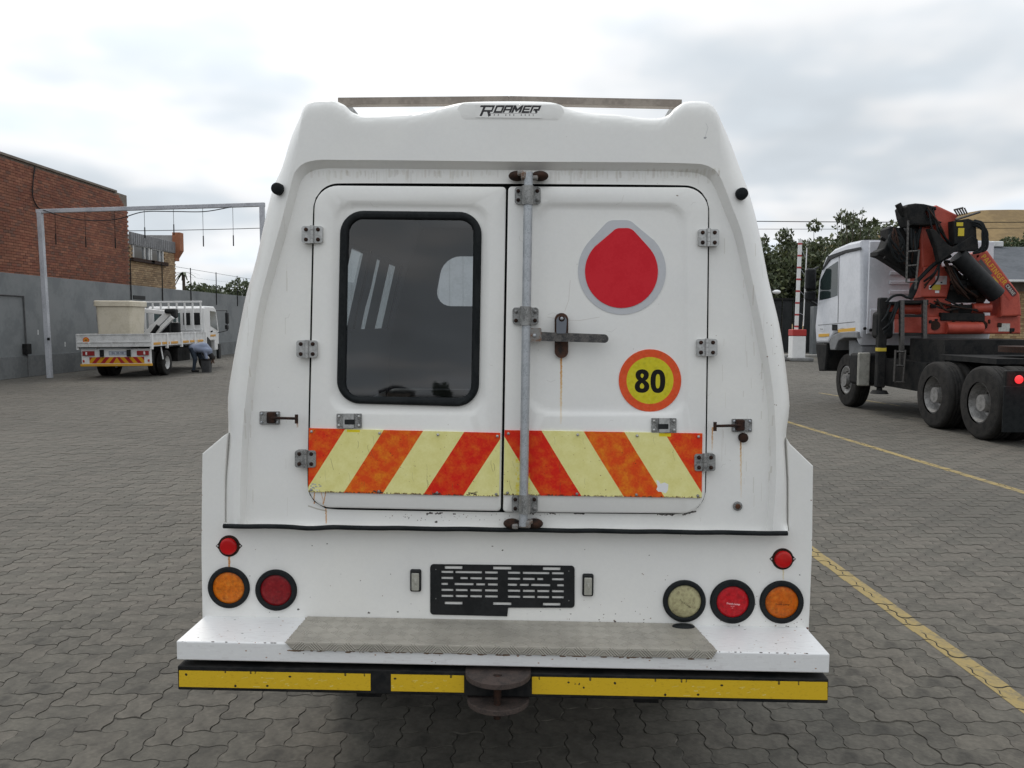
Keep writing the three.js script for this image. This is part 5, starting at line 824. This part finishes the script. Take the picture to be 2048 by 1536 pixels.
  mesh('main_boom', [beam(V3(-0.55, 1.15, -3.6), V3(0.32, 1.98, -3.6), 0.2, 0.2, V3(0, 0, 1), 0.02)], M.white, cr); mesh('outer_boom', beam(V3(-0.28, 1.05, -3.35), V3(0.46, 1.78, -3.35), 0.13, 0.13, V3(0, 0, 1), 0.02), M.white, cr);
  mesh('top_boom', beam(V3(-0.95, 2.03, -3.7), V3(0.35, 1.9, -3.7), 0.14, 0.14, V3(0, 1, 0), 0.02), M.white, cr);
  mesh('knuckle', [rbox(0.36, 0.17, 0.34, 0.36, 1.97, -3.5, 0.07), rbox(0.16, 0.24, 0.3, 0.46, 1.86, -3.5, 0.06)], M.black, cr); mesh('cylinder', [rod(V3(-0.3, 1.1, -3.28), V3(0.0, 1.5, -3.28), 0.07), rbox(0.25, 0.4, 0.25, 0.38, 1.4, -3.8, 0.05)], M.black, cr);
  // tub carried on the bed
  const c = V3(-0.42, yb + 0.07, -1.5).applyEuler(t.rotation).add(t.position);
  const b = thing('plastic_tub', 'large cream plastic tub with a rolled rim on the truck bed', 'tub', c.toArray(), t.rotation.y), pm = blotch([0.58, 0.52, 0.40], [0.66, 0.60, 0.48], 1, { rough: 0.5 });
  const ring = (w, d, y) => roundQuad([[-w, -d], [w, -d], [w, d], [-w, d]], 0.09, 5).map((p) => V3(p[0], y, p[1]));
  mesh('tub_body', loft([ring(0.46, 0.45, 0.05), ring(0.49, 0.48, 0), ring(0.53, 0.53, 1.1), ring(0.50, 0.49, 1.1), ring(0.46, 0.44, 0.06)], true, 0.6), pm, b); mesh('rim', loft([ring(0.54, 0.54, 1.1), ring(0.575, 0.575, 1.12), ring(0.575, 0.575, 1.26), ring(0.55, 0.55, 1.28), ring(0.50, 0.5, 1.26), ring(0.50, 0.5, 1.1)], false, 0.6), pm, b);
  mesh('side_handle', tube([V3(-0.52, 0.95, 0.3), V3(-0.57, 0.9, 0.3), V3(-0.57, 0.65, 0.3), V3(-0.51, 0.6, 0.3)], 0.014, 12, 6), M.galvDull, b);
}
// person bending over a bin by the front wheel
{
  const f = onGround(398, 744), o = V3(f.x, 0, f.z);
  const J = { hip: [-0.16, 0.76, 0], chest: [0.17, 0.80, 0], sh: [0.30, 0.68, 0], neck: [0.37, 0.60, 0], head: [0.44, 0.50, 0] };
  const bones = [];
  const bone = (a, b, r1, r2, tag2) => bones.push({ a: V3(...a), b: V3(...b), r1, r2, t: tag2 });
  bone(J.hip, J.chest, 0.155, 0.16, 's'); bone(J.chest, J.sh, 0.16, 0.145, 's'); bone([J.hip[0], 0.77, -0.07], [J.sh[0], 0.70, -0.13], 0.11, 0.095, 's'); bone([J.hip[0], 0.77, 0.07], [J.sh[0], 0.70, 0.13], 0.11, 0.095, 's');
  bone(J.sh, J.neck, 0.08, 0.06, 'k'); bone([0.40, 0.55, 0], [0.46, 0.47, 0], 0.085, 0.078, 'h'); bone([0.45, 0.46, 0.02], [0.475, 0.42, 0.02], 0.05, 0.04, 'k');
  for (const s of [-1, 1]) {
    const hz = s * 0.10, kx = s > 0 ? -0.07 : 0.08, fx = s > 0 ? -0.12 : 0.14;
    bone([J.hip[0] + 0.01, 0.73, hz], [kx, 0.42, hz * 1.2], 0.105, 0.065, 'l'); bone([kx, 0.42, hz * 1.2], [fx, 0.08, hz * 1.3], 0.065, 0.045, 'l'); bone([fx - 0.03, 0.045, hz * 1.3], [fx + 0.15, 0.035, hz * 1.4], 0.045, 0.035, 'f');
    bone([0.28, 0.66, s * 0.17], [0.33, 0.46, s * 0.19], 0.055, 0.045, 's'); bone([0.33, 0.46, s * 0.19], [0.42, 0.36, s * 0.10], 0.04, 0.03, 'k');
    bone([0.42, 0.36, s * 0.10], [0.45, 0.32, s * 0.09], 0.032, 0.028, 'k'); for (let i = 0; i < 4; i++) bone([0.45, 0.32, s * (0.075 + i * 0.012)], [0.47, 0.27 + 0.006 * Math.abs(i - 1), s * (0.07 + i * 0.014)], 0.009, 0.007, 'k'); bone([0.44, 0.33, s * 0.075], [0.46, 0.30, s * 0.045], 0.009, 0.008, 'k');
  }
  const res = 96, mc = new MarchingCubes(res, new THREE.MeshBasicMaterial(), false, false, 90000); mc.isolation = 0; const S = 0.62, C = V3(0.13, 0.47, 0), p = V3(), pa = V3(), ba = V3();
  const dist = (p, k) => { pa.copy(p).sub(k.a); ba.copy(k.b).sub(k.a); const h = clamp(pa.dot(ba) / ba.lengthSq()); return pa.addScaledVector(ba, -h).length() - lerp(k.r1, k.r2, h); };
  for (let z = 0; z < res; z++) for (let y = 0; y < res; y++) for (let x = 0; x < res; x++) {
    p.set((x - res / 2) / (res / 2) * S + C.x, (y - res / 2) / (res / 2) * S + C.y, (z - res / 2) / (res / 2) * S + C.z);
    let d = 1; for (const k of bones) { const e = dist(p, k), kk = k.r1 < 0.02 ? 0.004 : 0.03, h = clamp(0.5 + 0.5 * (d - e) / kk); d = lerp(d, e, h) - kk * h * (1 - h); }
    mc.field[x + y * res + z * res * res] = -d;
  }
  mc.update();
  const n = mc.count, pos = new Float32Array(mc.positionArray.slice(0, n * 3)), col = new Float32Array(n * 3), CO = { s: [0.20, 0.23, 0.31], k: [0.10, 0.055, 0.035], h: [0.012, 0.010, 0.009], l: [0.030, 0.042, 0.062], f: [0.015, 0.014, 0.013] };
  for (let i = 0; i < n; i++) { p.set(pos[i * 3] * S + C.x, pos[i * 3 + 1] * S + C.y, pos[i * 3 + 2] * S + C.z); pos.set([p.x, p.y, p.z], i * 3); let bd = 9, bt = 's'; for (const k of bones) { const e = dist(p, k); if (e < bd) { bd = e; bt = k.t; } } col.set(CO[bt], i * 3); }
  const g = new THREE.BufferGeometry(); g.setAttribute('position', new THREE.BufferAttribute(pos, 3)); g.setAttribute('color', new THREE.BufferAttribute(col, 3)); g.computeVertexNormals();
  const g2 = mergeVertices(g.deleteAttribute('normal'), 1e-4); g2.computeVertexNormals();
  const m = mesh('person', g2, new THREE.MeshPhysicalMaterial({ vertexColors: true, roughness: 0.85 }), scene); m.position.copy(o); tag(m, 'person in blue-grey shirt and dark trousers bending over beside the truck wheel', 'person');
  const q = onGround(417, 744), bn = thing('waste_bin', 'dark grey bin the bending person reaches towards', 'bin', [q.x, 0, q.z + 0.15]);
  const ring = (w, d, y) => roundQuad([[-w, -d], [w, -d], [w, d], [-w, d]], 0.03, 4).map((v) => V3(v[0], y, v[1]));
  mesh('bin_body', loft([ring(0.115, 0.12, 0.02), ring(0.12, 0.125, 0), ring(0.145, 0.15, 0.40), ring(0.135, 0.14, 0.40), ring(0.11, 0.115, 0.03)], true, 0.5), blotch([0.030, 0.031, 0.033], [0.05, 0.05, 0.052], 3, { rough: 0.7 }), bn);
  mesh('bin_rim', loft([ring(0.148, 0.153, 0.39), ring(0.16, 0.165, 0.395), ring(0.16, 0.165, 0.43), ring(0.14, 0.145, 0.43)], false, 0.5), M.chassis, bn);
}

// ---------- crane truck on the right ----------
{
  const X = 6.68, t = thing('crane_truck', 'white cab tractor truck carrying a folded red-orange loader crane', 'truck', [0, 0, 0]);
  const S = (px, py, x = X) => onX(px, py, x);
  const side = (pts, x, dpt, mat, name, par, bev = 0.01) => mesh(name, extrude(pts.map((p) => { const v = S(p[0], p[1], x); return [-v.z, v.y]; }), dpt, bev).rotateY(Math.PI / 2).translate(x, 0, 0), mat, par);
  const zFront = S(1690, 760).z, zR1 = S(1860, 856).z - 0.0, zR2 = S(1952, 880).z;
  // cab: side profile extruded over the width
  const cab = sub('cab', t), CW = 2.44;
  const cabW = blotch([0.56, 0.575, 0.61], [0.63, 0.645, 0.68], 0.8, { rough: 0.4, clearcoat: 0.2 });
  const shell = [[1634, 652], [1637, 625], [1642, 560], [1650, 530], [1656, 514], [1674, 497], [1700, 486], [1727, 480], [1727, 660], [1722, 690], [1712, 668], [1690, 660], [1672, 668], [1660, 686], [1636, 686]];
  side(shell, X + 0.02, CW - 0.04, cabW, 'shell', cab, 0.05);
  side([[1638, 601], [1641, 560], [1652, 538], [1676, 522], [1675, 591], [1657, 597]], X - 0.032, 0.01, plain([0.022, 0.034, 0.033], 0.06, 0, { specularIntensity: 0.5 }), 'door_glass', cab, 0.002);
  side([[1644, 540], [1656, 512], [1690, 500], [1720, 494], [1722, 499], [1690, 506], [1660, 519]], X - 0.05, 0.02, M.black, 'roof_gutter', cab, 0.004);
  side([[1676, 659], [1710, 655], [1710, 662], [1676, 665]], X - 0.036, 0.01, plain([0.62, 0.34, 0.02], 0.5), 'reflector_strip', cab, 0.002);
  side([[1637, 668], [1658, 667], [1658, 673], [1637, 674]], X - 0.036, 0.01, plain([0.62, 0.34, 0.02], 0.5), 'reflector_strip', cab, 0.002);
  side([[1664, 649], [1674, 649], [1674, 661], [1664, 661]], X - 0.04, 0.012, M.chassis, 'door_handle', cab, 0.002);
  side([[1678, 509], [1678.8, 509], [1676, 645], [1675.2, 645]], X - 0.033, 0.004, M.chassis, 'door_seam', cab, 0); side([[1636, 650], [1710, 643.2], [1710, 644], [1636, 650.8]], X - 0.033, 0.004, M.chassis, 'door_seam', cab, 0);
  side([[1662, 700], [1660, 685], [1668, 670], [1682, 664], [1712, 662], [1716, 664], [1716, 676], [1690, 676], [1678, 682], [1672, 700]], X - 0.06, 0.5, blotch([0.17, 0.175, 0.18], [0.22, 0.225, 0.23], 1, { rough: 0.6 }), 'wheel_arch', cab, 0.02);
  side([[1634, 700], [1634, 687], [1656, 687], [1656, 700], [1652, 742], [1640, 742]], X, CW, M.chassis, 'front_bumper', cab, 0.03);
  side([[1632, 652], [1636, 652], [1636, 685], [1633, 685]], X + 0.05, CW - 0.1, M.black, 'grille', cab, 0.01);
  { const nv = canvas(128, 48), nx = nv.getContext('2d'); nx.fillStyle = 'rgb(214,216,220)'; nx.fillRect(0, 0, 128, 48); nx.fillStyle = '#30343a'; nx.font = 'bold 38px sans-serif'; nx.textAlign = 'center'; nx.fillText('3344', 64, 38); const a = S(1641, 655), b = S(1651, 661.5), g = new THREE.PlaneGeometry(Math.abs(a.z - b.z), Math.abs(a.y - b.y)).rotateY(-Math.PI / 2).translate(X - 0.036, (a.y + b.y) / 2, (a.z + b.z) / 2); mesh('model_badge', g, new THREE.MeshPhysicalMaterial({ map: ctex(nv), roughness: 0.4 }), cab, true); }
  const mz = S(1636, 560).z; for (const [y0, y1] of [[537, 582], [581, 603]]) { const a = S(1633, y0), b = S(1633, y1); mesh('mirror', [rbox(0.22, a.y - b.y - 0.03, 0.14, X - 0.2, (a.y + b.y) / 2, mz + 0.1, 0.05)], M.black, cab); }
  for (const [y0, y1] of [[535, 545], [610, 600]]) mesh('mirror_arm', rod(V3(X, S(1633, y0).y, mz), V3(X - 0.24, S(1633, y1).y, mz + 0.1), 0.025, 8), M.black, cab);
  // rear wall of the cab with pressed ribs
  const zc = S(1727, 600).z, yTop = S(1727, 484).y, yBot = S(1727, 668).y;
  const rp = sub('rear_wall', t); mesh('sheet', rbox(CW - 0.1, yTop - yBot, 0.05, X + CW / 2, (yTop + yBot) / 2, zc + 0.06, 0.015), cabW, rp);
  for (const py of [529, 547, 566, 585, 607]) { const y = onZ(1790, py, zc).y; mesh('rib', rbox(CW * 0.72, 0.07, 0.03, X + CW * 0.54, y, zc + 0.09, 0.012), cabW, rp); }
  mesh('service_hatch', rbox(0.42, 0.42, 0.03, X + 0.3, onZ(1745, 640, zc).y, zc + 0.09, 0.03), cabW, rp); mesh('hatch_hole', [[1729, 657], [1741, 660]].map((p) => { const v = onZ(p[0], p[1], zc + 0.1); return rod(v, v.clone().add(V3(0, 0, 0.03)), 0.03); }), M.black, rp);
  // wheels
  const rims = blotch([0.17, 0.165, 0.16], [0.30, 0.295, 0.285], 4, { rough: 0.5, metal: 0.4 });
  for (const [z, dual] of [[zFront, 0], [zR1, 1], [zR2, 1]]) for (const s of [-1, 1]) for (const k of dual ? [0, 1] : [0]) {
    const w = sub('wheel', t), xc = X + 1.22 + s * (1.22 - 0.16 - k * 0.34); w.position.set(xc, 0.53, z); mesh('tyre', wheelGeo(0.53, 0.30, 0.30), M.tyre, w);
    const rg = sub('rim', w); if (!k) { mesh('rim_dish', rimGeo(0.30, 0.3, dual ? -0.12 : 0.05, s), rims, rg).position.x = s * 0.11; const hub = mesh('hub', new THREE.CylinderGeometry(0.12, 0.125, 0.2, 20).rotateZ(Math.PI / 2), rims, rg); hub.position.x = s * (dual ? 0.02 : 0.08); const bl = []; for (let i = 0; i < 10; i++) { const a = i / 10 * 6.283; bl.push(new THREE.CylinderGeometry(0.016, 0.016, 0.05, 6).rotateZ(Math.PI / 2).translate(s * (dual ? -0.04 : 0.12), Math.cos(a) * 0.165, Math.sin(a) * 0.165)); } mesh('wheel_nut', bl, M.steelDark, rg); }
  }
  // chassis and fittings
  const yF = S(1900, 735).y; mesh('chassis', [box(0.12, 0.28, 7.6, X + 0.85, 0.92, -13.6), box(0.12, 0.28, 7.6, X + 1.6, 0.92, -13.6), box(1.9, 0.5, 2.2, X + 1.25, 0.75, -14.9), rod(V3(X + 0.3, 0.53, zR1), V3(X + 2.2, 0.53, zR1), 0.1), rod(V3(X + 0.3, 0.53, zR2), V3(X + 2.2, 0.53, zR2), 0.1), rod(V3(X + 0.3, 0.53, zFront), V3(X + 2.2, 0.53, zFront), 0.1), box(1.6, 0.4, 1.2, X + 1.25, 1.2, zR1 - 1.1), box(2.2, 0.08, 1.6, X + 1.4, 1.12, zR1 + 0.4)], M.chassis, t);
  mesh('fifth_wheel', [new THREE.CylinderGeometry(0.5, 0.5, 0.09, 24).translate(X + 1.22, 1.28, (zR1 + zR2) / 2)], M.rustDark, t);
  side([[1699, 680], [1712, 680], [1726, 695], [1727, 772], [1703, 772], [1700, 740]], X + 0.05, 0.4, blotch([0.13, 0.135, 0.14], [0.18, 0.185, 0.19], 1, { rough: 0.6 }), 'mud_guard', t, 0.02);
  const tk = S(1727, 740), tz = zFront + 1.05; { const a = onZ(1716, 705, tz), b = onZ(1738, 772, tz); const g = sub('tank', t); mesh('tank_end', rbox(b.x - a.x, a.y - b.y, 0.06, (a.x + b.x) / 2, (a.y + b.y) / 2, tz, 0.06, 4), blotch([0.34, 0.33, 0.29], [0.46, 0.45, 0.40], 3, { rough: 0.5, metal: 0.3 }), g); mesh('tank_body', rbox(b.x - a.x - 0.03 + 0.35, a.y - b.y - 0.04, 0.42, (a.x + b.x) / 2 + 0.175, (a.y + b.y) / 2, tz - 0.22, 0.06), M.chassis, g); }
  const lz = tz + 0.6; { const a = onZ(1764, 640, lz), b = onZ(1764, 775, lz), f = onZ(1763, 784, lz), g = sub('stabiliser_leg', t); mesh('outer_tube', rbox(0.15, a.y - b.y + 0.4, 0.15, a.x, (a.y + b.y) / 2 + 0.2, lz, 0.03), M.chassis, g); mesh('foot', [rod(V3(a.x, f.y, lz), V3(a.x, b.y + 0.1, lz), 0.05), new THREE.CylinderGeometry(0.12, 0.16, 0.06, 16).translate(a.x, f.y, lz)], M.chassis, g); mesh('yellow_band', rbox(0.155, 0.1, 0.155, a.x, onZ(1764, 699, lz).y, lz, 0.03), plain([0.5, 0.38, 0.03], 0.6), g); mesh('motor', rbox(0.3, 0.5, 0.3, a.x + 0.06, onZ(1772, 650, lz).y, lz - 0.1, 0.08), M.chassis, g); }
  { const g = sub('access_ladder', t), z = lz + 0.35, P = (x, y) => onZ(x, y, z); mesh('rail', [rod(P(1791, 700), P(1788, 763), 0.02, 8), rod(P(1811, 700), P(1806, 766), 0.02, 8)], M.steelDark, g); for (const y of [703, 731, 764]) mesh('rung', rod(P(1790, y), P(1809, y + 1), 0.018, 8), M.steelDark, g); }
  { const z = zR2 + 0.75, P = (x, y) => onZ(x, y, z), a = P(2000, 745), b = P(2000, 862), g = sub('tail_board', t); mesh('mud_flap', rbox(0.75, 0.62, 0.03, P(2003, 800).x + 0.37, P(2003, 818).y, z + 0.05, 0.01), M.rubber, g); mesh('lamp_bracket', rbox(0.8, 0.26, 0.08, P(2008, 760).x + 0.4, P(2008, 760).y, z, 0.02), M.chassis, g);
    const q = onZ(2038, 759, z + 0.06); mesh('brake_lamp', new THREE.SphereGeometry(0.058, 18, 10).scale(1, 1, 0.4).translate(q.x, q.y, z + 0.06), new THREE.MeshPhysicalMaterial({ color: lin(0.5, 0.02, 0.02), emissive: lin(1, 0.05, 0.06), emissiveIntensity: 0.9, roughness: 0.3 }), g);
    const pl = new THREE.PointLight(0xff1a14, 0.05, 3, 2); pl.name = 'brake_light'; pl.castShadow = true; pl.position.set(q.x, q.y, z + 0.16); t.add(pl); }
  // crane, folded across the truck behind the cab
  const kz = zc + 0.95, K = (cx, cy, z = kz) => onZ(1740 + 0.1888 * cx, 390 + 0.1888 * cy, z);
  const slab = (pts, z, d, mat, name, par, bev = 0.015) => mesh(name, extrude(pts.map((p) => { const v = K(p[0], p[1], z); return [v.x, v.y]; }), d, bev).translate(0, 0, z - d), mat, par);
  const cr = sub('crane_base', t), O2 = M.orange;
  slab([[595, 1290], [1590, 1270], [1590, 1470], [595, 1475]], kz, 0.5, O2, 'base_beam', cr, 0.03);
  slab([[575, 1085], [800, 1085], [870, 1160], [860, 1250], [1200, 1240], [1210, 1300], [595, 1300]], kz - 0.05, 0.4, O2, 'base_housing', cr, 0.03);
  slab([[870, 1165], [1080, 1160], [1075, 1250], [860, 1255]], kz + 0.03, 0.3, M.chassis, 'slew_cover', cr); mesh('slew_cylinder', [rod(K(1080, 1196, kz + 0.02), K(1270, 1196, kz + 0.02), 0.085)], O2, cr);
  slab([[755, 1245], [1215, 1255], [1215, 1340], [750, 1330]], kz + 0.06, 0.1, M.chassis, 'pipe_guard', cr); mesh('base_cylinder', rod(K(800, 1410, kz + 0.04), K(1180, 1410, kz + 0.04), 0.11), O2, cr); mesh('guard_ring', [rod(K(690, 1380, kz + 0.0), K(690, 1380, kz + 0.06), 0.085), rod(K(1190, 1380, kz), K(1190, 1380, kz + 0.06), 0.085)], M.rustDark, cr);
  const ob = sub('outrigger_beam', t); mesh('upper_tube', rod(K(150, 1206, kz - 0.1), K(560, 1206, kz - 0.1), 0.095), O2, ob); slab([[340, 1290], [560, 1290], [560, 1465], [340, 1460]], kz - 0.05, 0.3, O2, 'beam_box', ob); slab([[245, 1260], [330, 1265], [330, 1310], [245, 1320]], kz - 0.02, 0.2, O2, 'beam_end', ob);
  const fr = sub('guard_frame', t); const fk = kz + 0.14; for (const [a, b] of [[[335, 1120], [335, 1800]], [[575, 1110], [575, 1800]]]) mesh('guard_post', beam(K(...a, fk), K(...b, fk), 0.07, 0.07, V3(0, 0, 1)), M.steelDark, fr); for (const y of [1130, 1280, 1475]) mesh('guard_rail', beam(K(310, y, fk), K(590, y, fk), 0.05, 0.05), M.chassis, fr); slab([[165, 1130], [560, 1125], [560, 1160], [165, 1165]], fk - 0.1, 0.3, M.chassis, 'guard_tray', fr);
  const cl = sub('crane_column', t); slab([[560, 760], [780, 755], [860, 900], [810, 1085], [535, 1085], [545, 900]], kz, 0.42, O2, 'column_lower', cl, 0.03); slab([[530, 330], [640, 345], [720, 560], [760, 760], [545, 770]], kz - 0.04, 0.34, O2, 'column_upper', cl, 0.03);
  { const v = canvas(128, 96), x = v.getContext('2d'); x.fillStyle = 'rgb(190,186,186)'; x.fillRect(0, 0, 128, 96); x.fillStyle = 'rgb(160,60,55)'; for (let i = 0; i < 5; i++) x.fillRect(10, 10 + i * 11, 100 - i * 7, 4); x.fillStyle = '#222'; x.fillRect(58, 66, 22, 18); const a = K(695, 858, kz + 0.035), b = K(812, 948, kz + 0.035); mesh('notice', new THREE.PlaneGeometry(b.x - a.x, a.y - b.y).translate((a.x + b.x) / 2, (a.y + b.y) / 2, a.z), new THREE.MeshPhysicalMaterial({ map: ctex(v), roughness: 0.5 }), cl, true);
    for (const [x0, y0, x1, y1, m] of [[660, 950, 745, 1005, plain([0.5, 0.38, 0.03], 0.5)], [625, 958, 650, 1000, M.white], [690, 1012, 732, 1038, M.white]]) { const p = K(x0, y0, kz + 0.035), q = K(x1, y1, kz + 0.035); mesh('small_sticker', box(q.x - p.x, p.y - q.y, 0.004, (p.x + q.x) / 2, (p.y + q.y) / 2, p.z), m, cl); }
    const p = K(1365, 1360, kz + 0.035), q = K(1480, 1445, kz + 0.035); mesh('small_sticker', box(q.x - p.x, p.y - q.y, 0.004, (p.x + q.x) / 2, (p.y + q.y) / 2, p.z), blotch([0.42, 0.41, 0.38], [0.55, 0.54, 0.50], 9, { rough: 0.6 }), cr); }
  const bm = sub('main_boom', t); slab([[575, 165], [610, 145], [700, 108], [930, 215], [885, 300], [880, 500], [840, 520], [800, 500], [700, 350], [620, 215]], kz + 0.1, 0.36, O2, 'boom_head', bm, 0.03);
  slab([[375, 130], [400, 100], [480, 88], [570, 95], [700, 125], [700, 160], [610, 150], [580, 190], [610, 240], [765, 285], [740, 305], [600, 325], [430, 320], [395, 230]], kz + 0.16, 0.4, M.chassis, 'knuckle', bm, 0.03);
  mesh('marker_handle', rod(K(295, 95, kz), K(355, 215, kz), 0.055), M.chassis, bm); mesh('pin', [rod(K(735, 370, kz + 0.1), K(735, 370, kz + 0.16), 0.055)], M.rustDark, bm);
  slab([[425, 320], [545, 330], [540, 560], [430, 560]], kz - 0.1, 0.3, M.black, 'hose_block', bm);
  const ou = sub('outer_boom', t); slab([[1010, 640], [1190, 590], [1240, 590], [1580, 1050], [1600, 1280], [1380, 1290], [1370, 1060]], kz + 0.12, 0.3, O2, 'boom_beam', ou, 0.03);
  mesh('lift_cylinder', [rod(K(930, 640, kz + 0.25), K(1340, 1065, kz + 0.25), 0.155, 20)], M.black, ou); mesh('chrome_rod', rod(K(880, 740, kz + 0.2), K(1130, 935, kz + 0.2), 0.028), M.chrome, ou); slab([[780, 760], [860, 740], [1240, 1090], [1200, 1150], [1100, 1080]], kz + 0.02, 0.2, M.rustDark, 'inner_link', ou);
  slab([[800, 900], [1000, 880], [1160, 1140], [800, 1140]], kz - 0.05, 0.2, M.chassis, 'link_cover', ou);
  { const cx2 = canvas(640, 128), x = cx2.getContext('2d'); x.fillStyle = 'rgb(172,58,40)'; x.fillRect(0, 0, 640, 128); x.fillStyle = 'rgb(196,150,24)'; x.font = 'bold 84px sans-serif'; x.textBaseline = 'middle'; x.fillText('PALFINGER', 14, 42, 440); x.fillStyle = 'rgb(72,22,28)'; x.beginPath(); x.roundRect(462, 4, 174, 74, 30); x.fill(); x.fillStyle = 'rgb(176,180,172)'; x.font = 'bold 54px sans-serif'; x.fillText('CRANE', 470, 42, 150); x.fillStyle = 'rgb(70,66,66)'; x.fillRect(40, 84, 220, 42); x.fillStyle = 'rgb(196,186,20)'; x.font = 'bold 36px sans-serif'; x.fillText('22000', 290, 106, 130);
    const a = K(1215, 600, kz + 0.155), b = K(1570, 1045, kz + 0.155), d = b.clone().sub(a), L = d.length(), h = L * 0.2, g = new THREE.PlaneGeometry(L, h).translate(L / 2, -h / 2, 0).rotateZ(Math.atan2(d.y, d.x)).translate(a.x, a.y, a.z); mesh('lettering', g, new THREE.MeshPhysicalMaterial({ map: ctex(cx2), roughness: 0.5 }), ou, true); }
  const vb2 = sub('valve_box', t); slab([[880, 275], [1040, 250], [1120, 280], [1130, 480], [1000, 530], [890, 520]], kz + 0.3, 0.35, M.chassis, 'box_body', vb2); for (const q of [[918, 290, 985, 330], [935, 350, 995, 435]]) { const a = K(q[0], q[1], kz + 0.32), b = K(q[2], q[3], kz + 0.32); mesh('yellow_label', box(b.x - a.x, a.y - b.y, 0.006, (a.x + b.x) / 2, (a.y + b.y) / 2, a.z), plain([0.58, 0.45, 0.02], 0.5), vb2); }
  mesh('grille', [0, 1, 2, 3, 4].map((i) => rod(K(895 + i * 26, 160 - i * 6, kz + 0.25), K(935 + i * 24, 225 - i * 6, kz + 0.25), 0.013, 6)).concat([rod(K(890, 158, kz + 0.25), K(985, 135, kz + 0.25), 0.018, 6), rod(K(905, 262, kz + 0.3), K(1165, 180, kz + 0.3), 0.022, 6)]), M.steelDark, vb2);
  slab([[625, 355], [690, 370], [830, 530], [880, 555], [1080, 430], [1140, 470], [1150, 590], [900, 600], [735, 710], [700, 560]], kz + 0.34, 0.12, M.chassis, 'cradle', vb2);
  seed(71); for (let i = 0; i < 9; i++) { const a = rnd(1060, 1120), b = rnd(260, 330), p = [K(a, b, kz + 0.3), K(1180 + rnd(-30, 40), b + rnd(10, 40), kz + 0.38), K(1225 + rnd(-40, 30), 440 + rnd(-40, 40), kz + 0.4), K(1200 + rnd(-50, 30), 580 + rnd(-30, 40), kz + 0.38), K(1120 + rnd(-40, 20), 615 + rnd(-30, 10), kz + 0.34)]; mesh('hose', tube(p, 0.018, 24, 6), M.rubber, vb2); }
  // hydraulic jib attachments next to the cab
  const hj = sub('jib_attachment', t); slab([[185, 360], [215, 330], [300, 345], [350, 345], [400, 440], [520, 600], [520, 840], [470, 880], [300, 760], [140, 660], [75, 640], [80, 600], [150, 560], [190, 470]], kz - 0.22, 0.3, M.chassis, 'jib_body', hj, 0.03);
  seed(88); for (let i = 0; i < 14; i++) { const p = [K(rnd(180, 300), rnd(350, 420), kz + 0.05), K(rnd(200, 360), rnd(430, 560), kz + 0.12), K(rnd(280, 420), rnd(560, 700), kz + 0.1), K(rnd(400, 520), rnd(640, 860), kz + 0.05)]; mesh('hose', tube(p, 0.02, 18, 6), i % 4 ? M.rubber : M.rustDark, hj); }
  mesh('stay', [rod(K(150, 660, kz - 0.1), K(480, 870, kz - 0.1), 0.03), rod(K(115, 450, kz - 0.2), K(160, 480, kz - 0.2), 0.03)], M.chassis, hj);
  seed(93); const hz = (n, x0, x1, y0, y1, x2, x3, y2, y3, dz, r) => { for (let i = 0; i < n; i++) { const a = [rnd(x0, x1), rnd(y0, y1)], b = [rnd(x2, x3), rnd(y2, y3)], m = [(a[0] + b[0]) / 2 + rnd(-40, 40), (a[1] + b[1]) / 2 + rnd(10, 70)]; mesh('hose', tube([K(...a, kz + dz), K(...m, kz + dz + rnd(0.02, 0.12)), K(...b, kz + dz)], r * rnd(0.7, 1.2), 16, 6), rnd() > 0.25 ? M.rubber : M.rustDark, hj); } };
  hz(7, 430, 540, 330, 420, 430, 540, 560, 760, 0.1, 0.018); hz(6, 780, 880, 700, 800, 850, 1150, 950, 1130, 0.16, 0.02); hz(5, 600, 720, 110, 150, 720, 900, 500, 560, 0.2, 0.016); hz(5, 200, 340, 1120, 1160, 120, 260, 1300, 1470, 0.12, 0.02); hz(4, 620, 800, 1100, 1160, 760, 1200, 1180, 1260, 0.1, 0.014); hz(4, 700, 800, 580, 680, 560, 640, 860, 1060, 0.12, 0.016);
  const gr = sub('greasy_fitting', t); for (let i = 0; i < 26; i++) { const cx = rnd(560, 1560), cy = rnd(1100, 1460), p = K(cx, cy, kz + 0.03); mesh('fitting', rbox(rnd(0.03, 0.1), rnd(0.03, 0.08), 0.05, p.x, p.y, p.z, 0.012), rnd() > 0.5 ? M.chassis : M.rustDark, gr); } for (let i = 0; i < 14; i++) { const cx = rnd(800, 1150), cy = rnd(650, 1130), p = K(cx, cy, kz + 0.1); mesh('fitting', rbox(rnd(0.06, 0.16), rnd(0.05, 0.12), 0.1, p.x, p.y, p.z, 0.02), M.chassis, gr); }
  const ld = sub('crane_ladder', t); mesh('rail', [rod(K(405, 270, kz + 0.3), K(385, 930, kz + 0.3), 0.018, 8), rod(K(520, 580, kz + 0.3), K(480, 1000, kz + 0.3), 0.018, 8)], M.steelDark, ld); for (const y of [600, 750, 925]) mesh('rung', rod(K(398, y, kz + 0.3), K(505, y - 8, kz + 0.3), 0.016, 8), M.steelDark, ld);
  mesh('hose_arc', [tube([K(170, 1140, fk), K(240, 1075, fk), K(330, 1060, fk), K(400, 1090, fk)], 0.024, 20, 6), tube([K(440, 1090, fk), K(440, 1000, fk), K(560, 850, fk), K(700, 720, fk), K(860, 640, fk + 0.1)], 0.035, 24, 6), tube([K(420, 1100, fk), K(470, 1000, fk), K(500, 900, fk)], 0.05, 20, 6)], M.rubber, hj);
}
renderer.render(scene, camera);
